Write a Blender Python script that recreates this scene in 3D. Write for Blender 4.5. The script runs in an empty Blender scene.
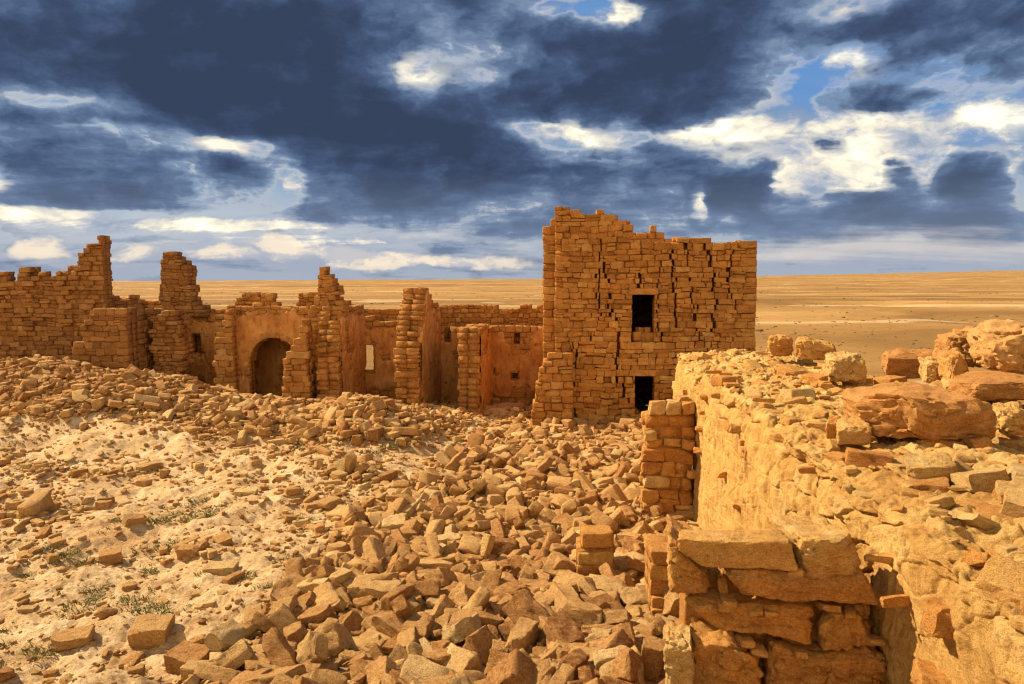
import bpy, math, random
import numpy as np
from mathutils import Matrix, Euler
random.seed(7); RNG = np.random.default_rng(7)
SC = bpy.context.scene
COL = SC.collection
E = 9.0                      # eye height over the courtyard floor
W, H, FPX = 1024, 684, 700.0
YAW, PITCH, ROLL = math.radians(5.2), math.radians(-5.12), math.radians(-0.3)

# ---------------------------------------------------------------- camera
cam = bpy.data.cameras.new('camera'); co = bpy.data.objects.new('camera', cam); COL.objects.link(co)
cam.sensor_width = 36; cam.lens = FPX * 36 / W; cam.clip_start = 0.1; cam.clip_end = 60000
RM = Matrix.Rotation(YAW, 4, 'Z') @ Matrix.Rotation(math.pi / 2 + PITCH, 4, 'X') @ Matrix.Rotation(ROLL, 4, 'Z')
co.matrix_world = Matrix.Translation((0, 0, E)) @ RM
SC.camera = co
R3 = np.array(RM.to_3x3())

def ray(px, py):
    v = R3 @ np.array([(px - W / 2) / FPX, -(py - H / 2) / FPX, -1.0]); return v
def at_y(px, py, Y):         # survey helper: sight line met with a plane of given Y
    v = ray(px, py); k = Y / v[1]; return np.array([v[0] * k, Y, E + v[2] * k])
def at_drop(px, py, d):
    v = ray(px, py); k = -d / v[2]; return np.array([v[0] * k, v[1] * k, E - d])
def to_px(P):
    q = (np.asarray(P) - np.array([0, 0, E])) @ R3
    return W / 2 - FPX * q[..., 0] / q[..., 2], H / 2 + FPX * q[..., 1] / q[..., 2]
def angles(px, py):
    v = ray(px, py); return math.atan2(v[0], v[1]), math.atan2(v[2], math.hypot(v[0], v[1]))

# ---------------------------------------------------------------- noise
_p = np.random.default_rng(3).permutation(256); PERM = np.concatenate([_p, _p, _p])
_g = np.random.default_rng(4).normal(size=(256, 3)); GR = _g / np.linalg.norm(_g, axis=1)[:, None]
def pn(P):
    P = np.asarray(P, float); i = np.floor(P).astype(int); f = P - i; i &= 255
    u = f * f * f * (f * (f * 6 - 15) + 10); out = 0
    for a in (0, 1):
        for b in (0, 1):
            for c in (0, 1):
                h = PERM[PERM[PERM[(i[..., 0] + a) & 255] + ((i[..., 1] + b) & 255)] + ((i[..., 2] + c) & 255)]
                d = (GR[h] * (f - np.array([a, b, c]))).sum(-1)
                w = (u[..., 0] if a else 1 - u[..., 0]) * (u[..., 1] if b else 1 - u[..., 1]) * (u[..., 2] if c else 1 - u[..., 2])
                out = out + w * d
    return out * 1.5
def fbm(P, o=4, g=0.5):
    P = np.asarray(P, float); s = 0; a = 1.0
    for k in range(o): s = s + a * pn(P * 2 ** k + 17.3 * k); a *= g
    return s
def worley(u, v, seed=0):
    iu = np.floor(u).astype(int); iv = np.floor(v).astype(int)
    d1 = np.full(u.shape, 9.0); d2 = d1.copy(); idd = np.zeros(u.shape, int)
    for a in (-1, 0, 1):
        for b in (-1, 0, 1):
            cu, cv = iu + a, iv + b
            h = PERM[PERM[(cu + seed) & 255] + (cv & 255)]; h2 = PERM[h + 57]
            d = np.hypot(u - cu - .1 - .8 * h / 255, v - cv - .1 - .8 * h2 / 255)
            n = d < d1
            d2 = np.where(n, d1, np.minimum(d2, d)); idd = np.where(n, PERM[h2 + 11], idd); d1 = np.where(n, d, d1)
    return d1, d2, idd / 255.0
def ss(a, b, x):
    t = np.clip((x - a) / (b - a), 0, 1); return t * t * (3 - 2 * t)

# ---------------------------------------------------------------- mesh helpers
def tag(o, label=None, cat=None, group=None, kind=None):
    if label: o['label'] = label
    if cat: o['category'] = cat
    if group: o['group'] = group
    if kind: o['kind'] = kind
    elif label: o['kind'] = 'thing'
    return o
def mk(name, V, F, mat, tint=None, parent=None, origin=None, sharp=None, smooth=False):
    V = np.asarray(V, np.float32).reshape(-1, 3); F = np.asarray(F, np.int32)
    if origin is not None: V = V - np.asarray(origin, np.float32)
    me = bpy.data.meshes.new(name); n = len(F)
    me.vertices.add(len(V)); me.vertices.foreach_set('co', V.ravel())
    k = F.shape[1]
    me.loops.add(n * k); me.loops.foreach_set('vertex_index', F.ravel())
    me.polygons.add(n); me.polygons.foreach_set('loop_start', np.arange(0, n * k, k, dtype=np.int32))
    if tint is not None:
        a = me.attributes.new('tint', 'FLOAT', 'POINT'); a.data.foreach_set('value', np.asarray(tint, np.float32).ravel())
    me.update(calc_edges=True)
    if smooth or sharp: me.polygons.foreach_set('use_smooth', np.ones(n, bool))
    if sharp: me.set_sharp_from_angle(angle=sharp)
    me.materials.append(mat)
    o = bpy.data.objects.new(name, me); COL.objects.link(o)
    if origin is not None: o.location = origin
    if parent is not None:
        o.parent = parent
        if origin is not None: o.location = np.asarray(origin) - np.asarray(parent.location)
        else: o.location = -np.asarray(parent.location)
    return o
def empty(name, loc, label, cat, group=None):
    o = bpy.data.objects.new(name, None); COL.objects.link(o); o.location = loc
    return tag(o, label, cat, group)

_T = {}
def template(cs):
    cs = tuple(cs)
    if cs in _T: return _T[cs]
    idx = {}; V = []; F = []
    n = len(cs)
    def vid(t):
        if t not in idx: idx[t] = len(V); V.append([cs[t[0]], cs[t[1]], cs[t[2]]])
        return idx[t]
    for ax in range(3):
        for side in (0, n - 1):
            for i in range(n - 1):
                for j in range(n - 1):
                    q = []
                    for (a, b) in ((i, j), (i + 1, j), (i + 1, j + 1), (i, j + 1)):
                        t = [0, 0, 0]; t[ax] = side; t[(ax + 1) % 3] = a; t[(ax + 2) % 3] = b; q.append(vid(tuple(t)))
                    F.append(q if side else q[::-1])
    _T[cs] = (np.array(V, float), np.array(F)); return _T[cs]
T2 = (-1, 0, 1); T3 = (-1, -.72, .72, 1); T5 = (-1, -.84, -.3, .3, .84, 1)
T9 = (-1, -.93, -.78, -.5, -.17, .17, .5, .78, .93, 1)
T24 = tuple([-1, -.98, -.95, -.9, -.84] + list(np.linspace(-.76, .76, 17)) + [.84, .9, .95, .98, 1])
T12 = (-1, -.95, -.82, -.6, -.35, -.12, .12, .35, .6, .82, .95, 1)
T16 = tuple([-1, -.97, -.9, -.8] + list(np.linspace(-.66, .66, 9)) + [.8, .9, .97, 1])

def rocks(C, Hd, R, T, rnd=.12, rough=.05, cuts=4, cutlo=.8, cuthi=1.25, seed=0, freq=1.6, fine=0.0):
    """rounded, chipped, roughened blocks.  C (N,3) Hd (N,3) R (N,3,3)"""
    rg = np.random.default_rng(seed); TV, TF = template(T); N = len(C)
    C = np.asarray(C, float); Hd = np.asarray(Hd, float)
    P = np.repeat(TV[None], N, 0)
    if cuts:
        for k in range(cuts):
            s = rg.choice([-1, 1], size=(N, 3)).astype(float)
            n = s * rg.uniform(.15, 1, (N, 3)); 
            z = rg.integers(0, 3, N); z2 = rg.random(N) < .55
            n[np.arange(N)[z2], z[z2]] *= .1
            n /= np.linalg.norm(n, axis=1)[:, None]
            ext = np.abs(n).sum(1); d = ext * rg.uniform(cutlo, cuthi, N) * .82
            e = np.maximum(np.einsum('nvk,nk->nv', P, n) - d[:, None], 0)
            P = P - e[..., None] * n[:, None, :]
    X = P * Hd[:, None, :]
    r = (rnd * Hd.min(1))[:, None, None]
    q = np.clip(X, -(Hd[:, None, :] - r), Hd[:, None, :] - r); dd = X - q
    L = np.linalg.norm(dd, axis=2, keepdims=True)
    X = np.where(L > r, q + dd / np.maximum(L, 1e-9) * r, X)
    m = Hd.min(1)[:, None, None]
    off = rg.uniform(0, 200, (N, 1, 3))
    Q = X / m
    if rough:
        D = np.stack([pn(Q * freq * .45 + off + 31 * k) for k in range(3)], -1)
        X = X + D * m * rough * 2.2
    if fine:
        S = np.linalg.norm(Q, axis=2, keepdims=True) + 1e-6
        f = fbm(Q * freq * 1.6 + off * 1.7, 4, .55)[..., None]
        rid = np.abs(pn(Q * freq * np.array([.8, .8, 2.4]) + off * .7))[..., None]
        X = X + Q / S * m * (f * fine - np.minimum(rid, .25) * fine * .8 + .1 * fine)
    X = np.einsum('nvk,nlk->nvl', X, R) + C[:, None, :]
    F = (TF[None] + (np.arange(N) * len(TV))[:, None, None]).reshape(-1, 4)
    return X, F
def rotm(yaw, tilt, taz):
    N = len(yaw); c, s = np.cos(yaw), np.sin(yaw); Z = np.zeros(N); O = np.ones(N)
    A = np.stack([np.stack([c, -s, Z], -1), np.stack([s, c, Z], -1), np.stack([Z, Z, O], -1)], 1)
    ax = np.stack([np.cos(taz), np.sin(taz), Z], -1); K = np.zeros((N, 3, 3))
    K[:, 0, 1] = -ax[:, 2]; K[:, 0, 2] = ax[:, 1]; K[:, 1, 0] = ax[:, 2]; K[:, 1, 2] = -ax[:, 0]; K[:, 2, 0] = -ax[:, 1]; K[:, 2, 1] = ax[:, 0]
    B = np.eye(3)[None] + np.sin(tilt)[:, None, None] * K + (1 - np.cos(tilt))[:, None, None] * (K @ K)
    return B @ A

# ---------------------------------------------------------------- materials
def nt(name):
    m = bpy.data.materials.new(name); m.use_nodes = True; t = m.node_tree; t.nodes.clear()
    o = t.nodes.new('ShaderNodeOutputMaterial'); b = t.nodes.new('ShaderNodeBsdfPrincipled')
    b.inputs['Roughness'].default_value = .93; b.inputs['Specular IOR Level'].default_value = .12
    t.links.new(b.outputs[0], o.inputs[0]); return m, t, b
def N_(t, typ, **k):
    n = t.nodes.new(typ)
    for a, v in k.items():
        if a[0] == '_': n.inputs[a[1:]].default_value = v
        else: setattr(n, a, v)
    return n
def noise(t, vec, scale, detail=6, rough=.6, lac=2.0):
    n = N_(t, 'ShaderNodeTexNoise'); n.inputs['Scale'].default_value = scale; n.inputs['Detail'].default_value = detail
    n.inputs['Roughness'].default_value = rough; n.inputs['Lacunarity'].default_value = lac
    t.links.new(vec, n.inputs['Vector']); return n.outputs['Fac']
def ramp(t, fac, stops, interp='LINEAR'):
    n = N_(t, 'ShaderNodeValToRGB'); cr = n.color_ramp; cr.interpolation = interp
    while len(cr.elements) < len(stops): cr.elements.new(.5)
    for e, (p, c) in zip(cr.elements, stops):
        e.position = p; e.color = (c if len(c) == 4 else tuple(c) + (1,)) if hasattr(c, '__len__') else (c, c, c, 1)
    t.links.new(fac, n.inputs[0]); return n.outputs[0]
def math_(t, op, a, b=None, c=None, clamp=False):
    n = N_(t, 'ShaderNodeMath', operation=op); n.use_clamp = clamp
    for i, v in enumerate((a, b, c)):
        if v is None: continue
        if isinstance(v, (int, float)): n.inputs[i].default_value = v
        else: t.links.new(v, n.inputs[i])
    return n.outputs[0]
def mix(t, fac, a, b, mode='MIX'):
    n = N_(t, 'ShaderNodeMix', data_type='RGBA', blend_type=mode)
    for s, v in ((n.inputs[0], fac), (n.inputs[6], a), (n.inputs[7], b)):
        if isinstance(v, (int, float)): s.default_value = v
        elif isinstance(v, tuple): s.default_value = v if len(v) == 4 else v + (1,)
        else: t.links.new(v, s)
    return n.outputs[2]
def bump(t, b, h, dist, strength=1.0, prev=None):
    n = N_(t, 'ShaderNodeBump'); n.inputs['Strength'].default_value = strength; n.inputs['Distance'].default_value = dist
    t.links.new(h, n.inputs['Height'])
    if prev is not None: t.links.new(prev, n.inputs['Normal'])
    return n.outputs[0]
def mapping(t, vec, sc):
    n = N_(t, 'ShaderNodeMapping'); n.inputs['Scale'].default_value = sc; t.links.new(vec, n.inputs[0]); return n.outputs[0]

def stone(name, cols, dark, mott=.5, bscale=1.0, bstr=.8, strat=True, pits=.5):
    m, t, b = nt(name)
    g = N_(t, 'ShaderNodeNewGeometry').outputs['Position']
    at = N_(t, 'ShaderNodeAttribute', attribute_name='tint').outputs['Fac']
    base = ramp(t, at, [(i / (len(cols) - 1), c) for i, c in enumerate(cols)])
    n1 = noise(t, g, 2.3 * bscale, 8, .7); n2 = noise(t, mapping(t, g, (1, 1, 1.5)), 13 * bscale, 8, .74); n3 = noise(t, g, 70 * bscale, 4, .75)
    c = mix(t, ramp(t, n1, [(.35, 0), (.7, mott)]), base, dark)
    c = mix(t, ramp(t, n2, [(.42, 0), (.75, .55)]), c, tuple(min(.9, x * 1.12) for x in cols[-1][:3]))
    c = mix(t, ramp(t, n2, [(.26, .85), (.43, 0)]), c, dark)
    c = mix(t, ramp(t, n3, [(.32, .7), (.47, 0)]), c, dark)
    c = mix(t, 1.0, c, ramp(t, n3, [(.33, .60), (.5, .95), (.66, 1.25)]), 'MULTIPLY')
    n4 = noise(t, g, 0.55, 3, .5)
    c = mix(t, .5, c, ramp(t, n4, [(.3, .62), (.7, 1.0)]), 'MULTIPLY')
    t.links.new(c, b.inputs['Base Color'])
    h = math_(t, 'ADD', math_(t, 'MULTIPLY', n2, .8), math_(t, 'MULTIPLY', n3, .25))
    nb = bump(t, b, h, .10 / bscale, bstr)
    if pits:
        v = N_(t, 'ShaderNodeTexVoronoi'); v.inputs['Scale'].default_value = 16 * bscale; t.links.new(g, v.inputs['Vector'])
        pv = ramp(t, v.outputs['Distance'], [(.08, 0), (.3, 1)])
        pv = mix(t, ramp(t, n1, [(.45, 0), (.6, 1)]), (1, 1, 1), pv)
        nb = bump(t, b, pv, .02 / bscale, pits, nb)
    if strat:
        s = noise(t, mapping(t, g, (1.2, 1.2, 14)), 1.4 * bscale, 5, .6)
        nb = bump(t, b, s, .05 / bscale, .45, nb)
    t.links.new(nb, b.inputs['Normal']); return m

M_TOWER = stone('tower_stone', [(.46, .18, .038), (.64, .268, .06), (.75, .355, .09), (.80, .46, .15)], (.22, .08, .02), mott=.7)
M_LEFT = stone('shaded_ruin_stone', [(.32, .14, .042), (.44, .20, .06), (.54, .26, .085), (.64, .35, .135)], (.08, .032, .012))  # darker stone tones, shade of the leftmost walls put into the colour
M_ROOM = stone('room_stone', [(.46, .19, .048), (.60, .265, .07), (.70, .34, .095), (.76, .44, .155)], (.14, .05, .014))
M_RUB = stone('rubble_stone', [(.34, .13, .033), (.54, .245, .07), (.66, .36, .125), (.76, .46, .17), (.84, .58, .26)], (.26, .10, .028), bstr=1.0)
M_NEAR = stone('near_stone', [(.60, .22, .038), (.74, .31, .06), (.82, .44, .115), (.88, .62, .26)], (.26, .085, .02), bscale=1.5, bstr=1.0, mott=.65)
M_LONG = stone('long_wall_stone', [(.46, .20, .05), (.66, .36, .10), (.76, .46, .14), (.82, .56, .21)], (.42, .175, .045), bscale=1.6, strat=False, mott=.5, bstr=1.0)

def plaster(name):
    m, t, b = nt(name)
    g = N_(t, 'ShaderNodeNewGeometry').outputs['Position']
    n1 = noise(t, g, .9, 7, .65); n2 = noise(t, mapping(t, g, (1, 1, .35)), 3.2, 8, .7); n3 = noise(t, g, 30, 4, .7)
    c = ramp(t, n1, [(.3, (.42, .17, .05)), (.5, (.58, .275, .085)), (.7, (.70, .40, .155))])
    c = mix(t, ramp(t, n2, [(.5, 0), (.72, .8)]), c, (.20, .075, .022))
    c = mix(t, ramp(t, n2, [(.25, .7), (.42, 0)]), c, (.62, .38, .17))
    t.links.new(c, b.inputs['Base Color'])
    nb = bump(t, b, n2, .12, .7); nb = bump(t, b, n3, .02, .6, nb); t.links.new(nb, b.inputs['Normal']); return m
M_PLAS = plaster('wall_plaster')

def soil():
    m, t, b = nt('courtyard_soil')
    g = N_(t, 'ShaderNodeNewGeometry').outputs['Position']
    n0 = noise(t, g, .22, 4, .5); n1 = noise(t, g, 1.1, 9, .68); n2 = noise(t, g, 7, 8, .72); n3 = noise(t, g, 60, 4, .75)
    c = ramp(t, n1, [(.3, (.42, .25, .105)), (.46, (.64, .43, .215)), (.64, (.82, .64, .38))])
    c = mix(t, ramp(t, n0, [(.4, 0), (.65, .5)]), c, (.52, .29, .11))
    c = mix(t, ramp(t, n2, [(.5, 0), (.68, .65)]), c, (.30, .165, .07))
    c = mix(t, ramp(t, n3, [(.5, 0), (.7, .5)]), c, (.78, .58, .32))
    gn = noise(t, g, .8, 6, .7)
    gm = math_(t, 'MULTIPLY', ramp(t, gn, [(.56, 0), (.68, 1)]), ramp(t, n2, [(.42, 0), (.6, .75)]))
    c = mix(t, gm, c, (.17, .135, .045))
    t.links.new(c, b.inputs['Base Color'])
    v = N_(t, 'ShaderNodeTexVoronoi'); v.inputs['Scale'].default_value = 14; t.links.new(g, v.inputs['Vector'])
    nb = bump(t, b, n2, .12, .9); nb = bump(t, b, ramp(t, v.outputs['Distance'], [(0, 1), (.5, 0)]), .03, .6, nb); nb = bump(t, b, n3, .02, .8, nb)
    t.links.new(nb, b.inputs['Normal']); return m
def desert():
    m, t, b = nt('desert_steppe')
    g = N_(t, 'ShaderNodeNewGeometry').outputs['Position']
    far = noise(t, mapping(t, g, (.0022, .0042, 1)), 1, 8, .6)
    mid = noise(t, mapping(t, g, (.010, .026, 1)), 1, 8, .65)
    near = noise(t, mapping(t, g, (.22, .4, 1)), 1, 8, .7)
    c = ramp(t, far, [(.35, (.20, .108, .032)), (.5, (.33, .185, .058)), (.66, (.44, .265, .095))])
    c = mix(t, ramp(t, mid, [(.46, 0), (.66, .6)]), c, (.20, .108, .033))
    c = mix(t, ramp(t, mid, [(.3, .45), (.42, 0)]), c, (.50, .31, .12))
    c = mix(t, ramp(t, near, [(.5, 0), (.68, .6)]), c, (.17, .10, .033))
    sp = noise(t, mapping(t, g, (.03, .05, 1)), 1, 3, .5)
    dots = noise(t, mapping(t, g, (.5, .7, 1)), 1, 2, .5)
    c = mix(t, math_(t, 'MULTIPLY', ramp(t, sp, [(.56, 0), (.64, 1)]), ramp(t, dots, [(.6, 0), (.66, .8)])), c, (.10, .085, .03))
    w = N_(t, 'ShaderNodeTexWave', wave_type='BANDS', bands_direction='Y'); w.inputs['Scale'].default_value = 1; w.inputs['Distortion'].default_value = 7
    w.inputs['Detail'].default_value = 3; w.inputs['Detail Scale'].default_value = .6
    t.links.new(mapping(t, g, (.001, .0035, 1)), w.inputs['Vector'])
    c = mix(t, ramp(t, w.outputs['Fac'], [(.97, 0), (.99, .35)]), c, (.70, .55, .33))
    t.links.new(c, b.inputs['Base Color'])
    nb = bump(t, b, near, .5, .5); t.links.new(nb, b.inputs['Normal']); return m
def weed_mat():
    m, t, b = nt('weed_green')
    at = N_(t, 'ShaderNodeAttribute', attribute_name='tint').outputs['Fac']
    t.links.new(ramp(t, at, [(0, (.09, .10, .025)), (.5, (.17, .16, .045)), (1, (.36, .27, .10))]), b.inputs['Base Color']); return m
M_SOIL, M_DES, M_WEED = soil(), desert(), weed_mat()

# ---------------------------------------------------------------- courtyard relief
_c = [(20, 684, 6.5), (200, 684, 6.25), (400, 684, 5.9), (550, 684, 5.6), (650, 684, 5.5), (20, 600, 6.9), (200, 600, 6.75), (400, 600, 6.5), (550, 600, 6.2), (640, 600, 6.2),
      (20, 540, 7.0), (200, 540, 7.05), (400, 540, 6.85), (560, 540, 6.7), (650, 545, 7.3), (20, 490, 7.0), (200, 490, 7.1), (400, 490, 7.0), (520, 490, 6.9), (620, 500, 7.2),
      (20, 450, 6.8), (150, 450, 6.9), (280, 455, 6.9), (370, 450, 6.6), (450, 455, 7.2), (530, 455, 7.2), (620, 455, 7.4), (100, 425, 6.3), (200, 425, 6.3), (290, 428, 6.6), (370, 418, 5.9), (440, 430, 7.1),
      (500, 432, 7.6), (570, 438, 7.8), (625, 425, 7.3), (665, 418, 7.3), (20, 400, 5.6), (130, 388, 5.25), (230, 402, 6.4), (370, 393, 5.15), (305, 405, 6.5),
      (20, 372, 5.0), (130, 369, 4.85), (60, 357, 4.9)]
CP = np.array([at_drop(a, b + (3 if b > 440 else 9), c + .12 + (.22 if b < 440 else 0)) for a, b, c in _c] + [[-40, 50, 1.2], [-28, 46, .8], [-20, 46, .6], [-10, 46, .5], [-4, 46, .6], [4, 45, .8], [-50, 30, 2.5], [-50, 10, 2], [-20, 3, 2.7], [0, 2, 3.6], [3, 5, 3.6], [-8, 0, 3.3],
               [-45, 42, 3.6], [4, 20, 1.6], [4, 30, 1.6], [-14.5, 43, .8], [-12, 42.5, 1.0], [-8, 43, .8], [-24, 43.5, 1.2]])
def _tps(A, B):
    r2 = ((A[:, None, :2] - B[None, :, :2]) ** 2).sum(-1) / 400; return .5 * r2 * np.log(r2 + 1e-9)
_n = len(CP); _K = _tps(CP, CP) + np.eye(_n) * .004; _P = np.c_[np.ones(_n), CP[:, :2] / 20]
_w = np.linalg.solve(np.block([[_K, _P], [_P.T, np.zeros((3, 3))]]), np.r_[CP[:, 2], 0, 0, 0])
def ground(x, y):
    x = np.asarray(x, float); y = np.asarray(y, float); q = np.stack([x.ravel(), y.ravel()], -1); out = []
    for k in range(0, len(q), 40000):
        s = q[k:k + 40000]; out.append(_tps(s, CP) @ _w[:_n] + _w[_n] + s[:, 0] / 20 * _w[_n + 1] + s[:, 1] / 20 * _w[_n + 2])
    z = np.concatenate(out); z = np.clip(z, .2, 4.6)
    p = np.c_[q, np.zeros(len(q))]
    return (z + .38 * fbm(p * .33, 3) + .10 * fbm(p * 1.3 + 9, 4) ).reshape(x.shape)

ny, nx = 620, 560
ly = np.exp(np.linspace(math.log(7.0), math.log(49.5), ny)); tx = np.linspace(-1.3, .62, nx)
YY, TT = np.meshgrid(ly, tx, indexing='ij'); XX = TT * YY
XX = np.clip(XX, -60, 4.6)
ZZ = ground(XX, YY)
_pp = np.stack([XX, YY, ZZ * 0], -1)
ZZ = ZZ + .035 * fbm(_pp * 5, 4, .6) + .02 * np.abs(pn(_pp * 14))
def gridfaces(a, b):
    i = np.arange(a * b).reshape(a, b); return np.stack([i[:-1, :-1], i[:-1, 1:], i[1:, 1:], i[1:, :-1]], -1).reshape(-1, 4)
tag(mk('courtyard_ground', np.stack([XX, YY, ZZ], -1), gridfaces(ny, nx), M_SOIL, smooth=True), kind='structure')

# desert plain, one sheet to the horizon
rr = np.concatenate([[0.0], np.exp(np.linspace(math.log(12), math.log(9000), 260))]); aa = np.linspace(-math.pi, math.pi, 481)
RR, AA = np.meshgrid(rr, aa, indexing='ij'); DX, DY = RR * np.sin(AA), RR * np.cos(AA)
P0 = np.stack([DX, DY, DX * 0], -1)
DZ = fbm(P0 / 700, 4) * 6 * ss(150, 1500, RR) + fbm(P0 / 90, 3) * 1.5 * ss(40, 200, RR) - .3 * ss(60, 300, RR)
DZ = DZ + ss(1500, 6000, RR) * (9 + 34 * ss(.0, .6, AA) + 5 * pn(P0 / 1800))
DZ = np.minimum(DZ, E + 200)
tag(mk('desert_plain', np.stack([DX, DY, DZ], -1), gridfaces(len(rr), len(aa))[:, ::-1], M_DES, smooth=True), kind='structure')

# ---------------------------------------------------------------- masonry
def prof(pts, Y):            # silhouette surveyed in the picture -> metres along X and height
    q = [at_y(px, py, Y) for px, py in pts]; return np.array([a[0] for a in q]), np.array([a[2] for a in q])
def masonry(O, u, L, th, z0, top, openings=(), course=(.3, .46), wid=(.4, .95), seed=0, cracks=(), gap=.03, jut=.035, miss=0.02, T=T3, leaf=None, rough=.05, rnd=.16, cuts=1, ledge=None, wave=1.0, topj=1.0, ragL=0.0, ragR=0.0):
    """coursed block wall from O along unit u; front leaf on the -n side.  Returns block arrays (world) + mortar core."""
    rg = np.random.default_rng(seed); u = np.array(u, float); n = np.array([-u[1], u[0]])
    C = []; Hh = []; Yw = []; core = []; tl2 = []
    z = z0; zmax = max(top(s) for s in np.linspace(0, L, 60)) + .6
    leafs = [(0.0, th)] if th < .75 else [(0.0, th * .52), (th * .52, th)]
    while z < zmax:
        h = rg.uniform(*course)
        for li, (a, b) in enumerate(leafs):
            s = (rg.uniform(-.3, 0) if not ragL else rg.uniform(-ragL, ragL))
            Le = L + (rg.uniform(-ragR, ragR) if ragR else 0)
            s = max(s, 0) if not ragL else s
            while s < Le - .08:
                w = rg.uniform(*wid) * (1 if rg.random() > .15 else 1.4); e = min(s + w, Le)
                if Le - e < .22: e = Le
                segs = [(s, e)]
                for (xs, zs, gw) in (cracks if li == 0 else ()):
                    if zs[0] <= z + h / 2 <= zs[-1]:
                        cx = float(np.interp(z + h / 2, zs, xs)) + rg.uniform(-.13, .13); ns = []
                        for (p, q) in segs:
                            if p + .04 < cx < q - .04: ns += [(p, cx - gw / 2), (cx + gw / 2, q)]
                            else: ns.append((p, q))
                        segs = ns
                for (p, q) in segs:
                    cuts2 = [(p, q)]
                    for (o0, o1, oz0, oz1) in openings:
                        if oz0 - .02 < z + h / 2 < oz1 + .02:
                            t2 = []
                            for (x0, x1) in cuts2:
                                if x1 <= o0 or x0 >= o1: t2.append((x0, x1))
                                else:
                                    if x0 < o0 - .06: t2.append((x0, o0))
                                    if x1 > o1 + .06: t2.append((o1, x1))
                            cuts2 = t2
                    for (x0, x1) in cuts2:
                        if x1 - x0 < .07: continue
                        for _ in range(6):
                            if x1 - x0 > .2 and top(min(max(x0 + .05, 0), L)) < z + h * .4: x0 += .1
                            if x1 - x0 > .2 and top(min(max(x1 - .05, 0), L)) < z + h * .4: x1 -= .1
                        mid = (x0 + x1) / 2
                        tt = top(min(max(mid, 0), L)) + rg.uniform(-.2, .16) * topj - (.15 * rg.random() if li else 0)
                        if z + h * .5 > tt: continue
                        if x1 - x0 < .3 and z + h * 2.4 > tt: continue
                        deep = (rg.random() < miss); tl_ = float(np.clip(rg.normal(.45, .27), 0, 1))
                        j = rg.normal(0, jut) + (ledge(z) if ledge and li == 0 else 0)
                        d0, d1 = (a - j, b) if li == 0 else (a, b + j)
                        if deep and li == 0: d0 += .18
                        tight = .02 + 1.15 * float(ss(-.15, .2, pn(np.array([mid * .5 + seed, z * .5, seed * 3.3]))))
                        g1, g2 = tight * gap * rg.uniform(-.3, 1.6), tight * gap * rg.uniform(-.5, 1.3)
                        if rg.random() < .22 and h > .24:          # two thinner stones in one cell
                            f = rg.uniform(.35, .65); sub = [(z, z + h * f), (z + h * f, z + h)]
                        else: sub = [(z, z + h)]
                        for (za, zb) in sub:
                            dz = rg.normal(0, .018); dj = rg.normal(0, jut * .5)
                            C.append([(x0 + x1) / 2, (d0 + dj + d1) / 2, (za + zb) / 2 + dz]); Hh.append([(x1 - x0 - g1) / 2, (d1 - d0 - dj) / 2, (zb - za - g2) / 2]); Yw.append(rg.normal(0, .03))
                        while len(tl2) < len(C): tl2.append(tl_)
                        rec = .085
                        core.append([(x0 + x1) / 2, (a + b) / 2 + (rec / 2 if li == 0 else -rec / 2), z + h / 2, (x1 - x0) / 2, (b - a) / 2 - rec / 2, h / 2])
                s = e
        z += h
    C = np.array(C); Hh = np.array(Hh)
    yaw0 = math.atan2(u[1], u[0])
    Rr = rotm(np.array(Yw) + yaw0, rg.normal(0, .03, len(C)), rg.uniform(0, 6.28, len(C)))
    def tw(A): return np.stack([O[0] + A[:, 0] * u[0] + A[:, 1] * n[0], O[1] + A[:, 0] * u[1] + A[:, 1] * n[1], A[:, 2]], -1)
    V, F = rocks(tw(C), Hh, Rr, T, rnd=rnd, rough=rough, cuts=cuts + 2, cutlo=.86, cuthi=1.2, seed=seed + 5)
    tint = np.repeat(np.array(tl2), V.shape[1])
    core = np.array(core); TV, TF = template((-1, 1))
    X = TV[None] * core[:, None, 3:6]; c, s_ = u
    Xw = np.stack([X[..., 0] * c + X[..., 1] * n[0], X[..., 0] * s_ + X[..., 1] * n[1], X[..., 2]], -1) + tw(core[:, :3])[:, None, :]
    Fc = (TF[None] + (np.arange(len(core)) * 8)[:, None, None]).reshape(-1, 4) + len(C) * V.shape[1]
    VV = np.concatenate([V.reshape(-1, 3), Xw.reshape(-1, 3)])
    q = VV + seed * 3.1; base = ss(z0, z0 + 1, VV[:, 2])
    VV[:, 2] += wave * (.11 * pn(q * .32) + .05 * pn(q * .9 + 40)) * base
    VV[:, :2] += wave * np.stack([.05 * pn(q * .8 + 11), .10 * pn(q * .35 + 23) + .04 * pn(q * 1.1 + 70)], -1)
    FF = np.concatenate([F, Fc])
    return VV, FF, np.concatenate([tint, np.full(len(core) * 8, .2)])
def joinm(parts):
    V = []; F = []; T = []; k = 0
    for v, f, t in parts: V.append(v); F.append(f + k); T.append(t); k += len(v)
    return np.concatenate(V), np.concatenate(F), np.concatenate(T)
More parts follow.
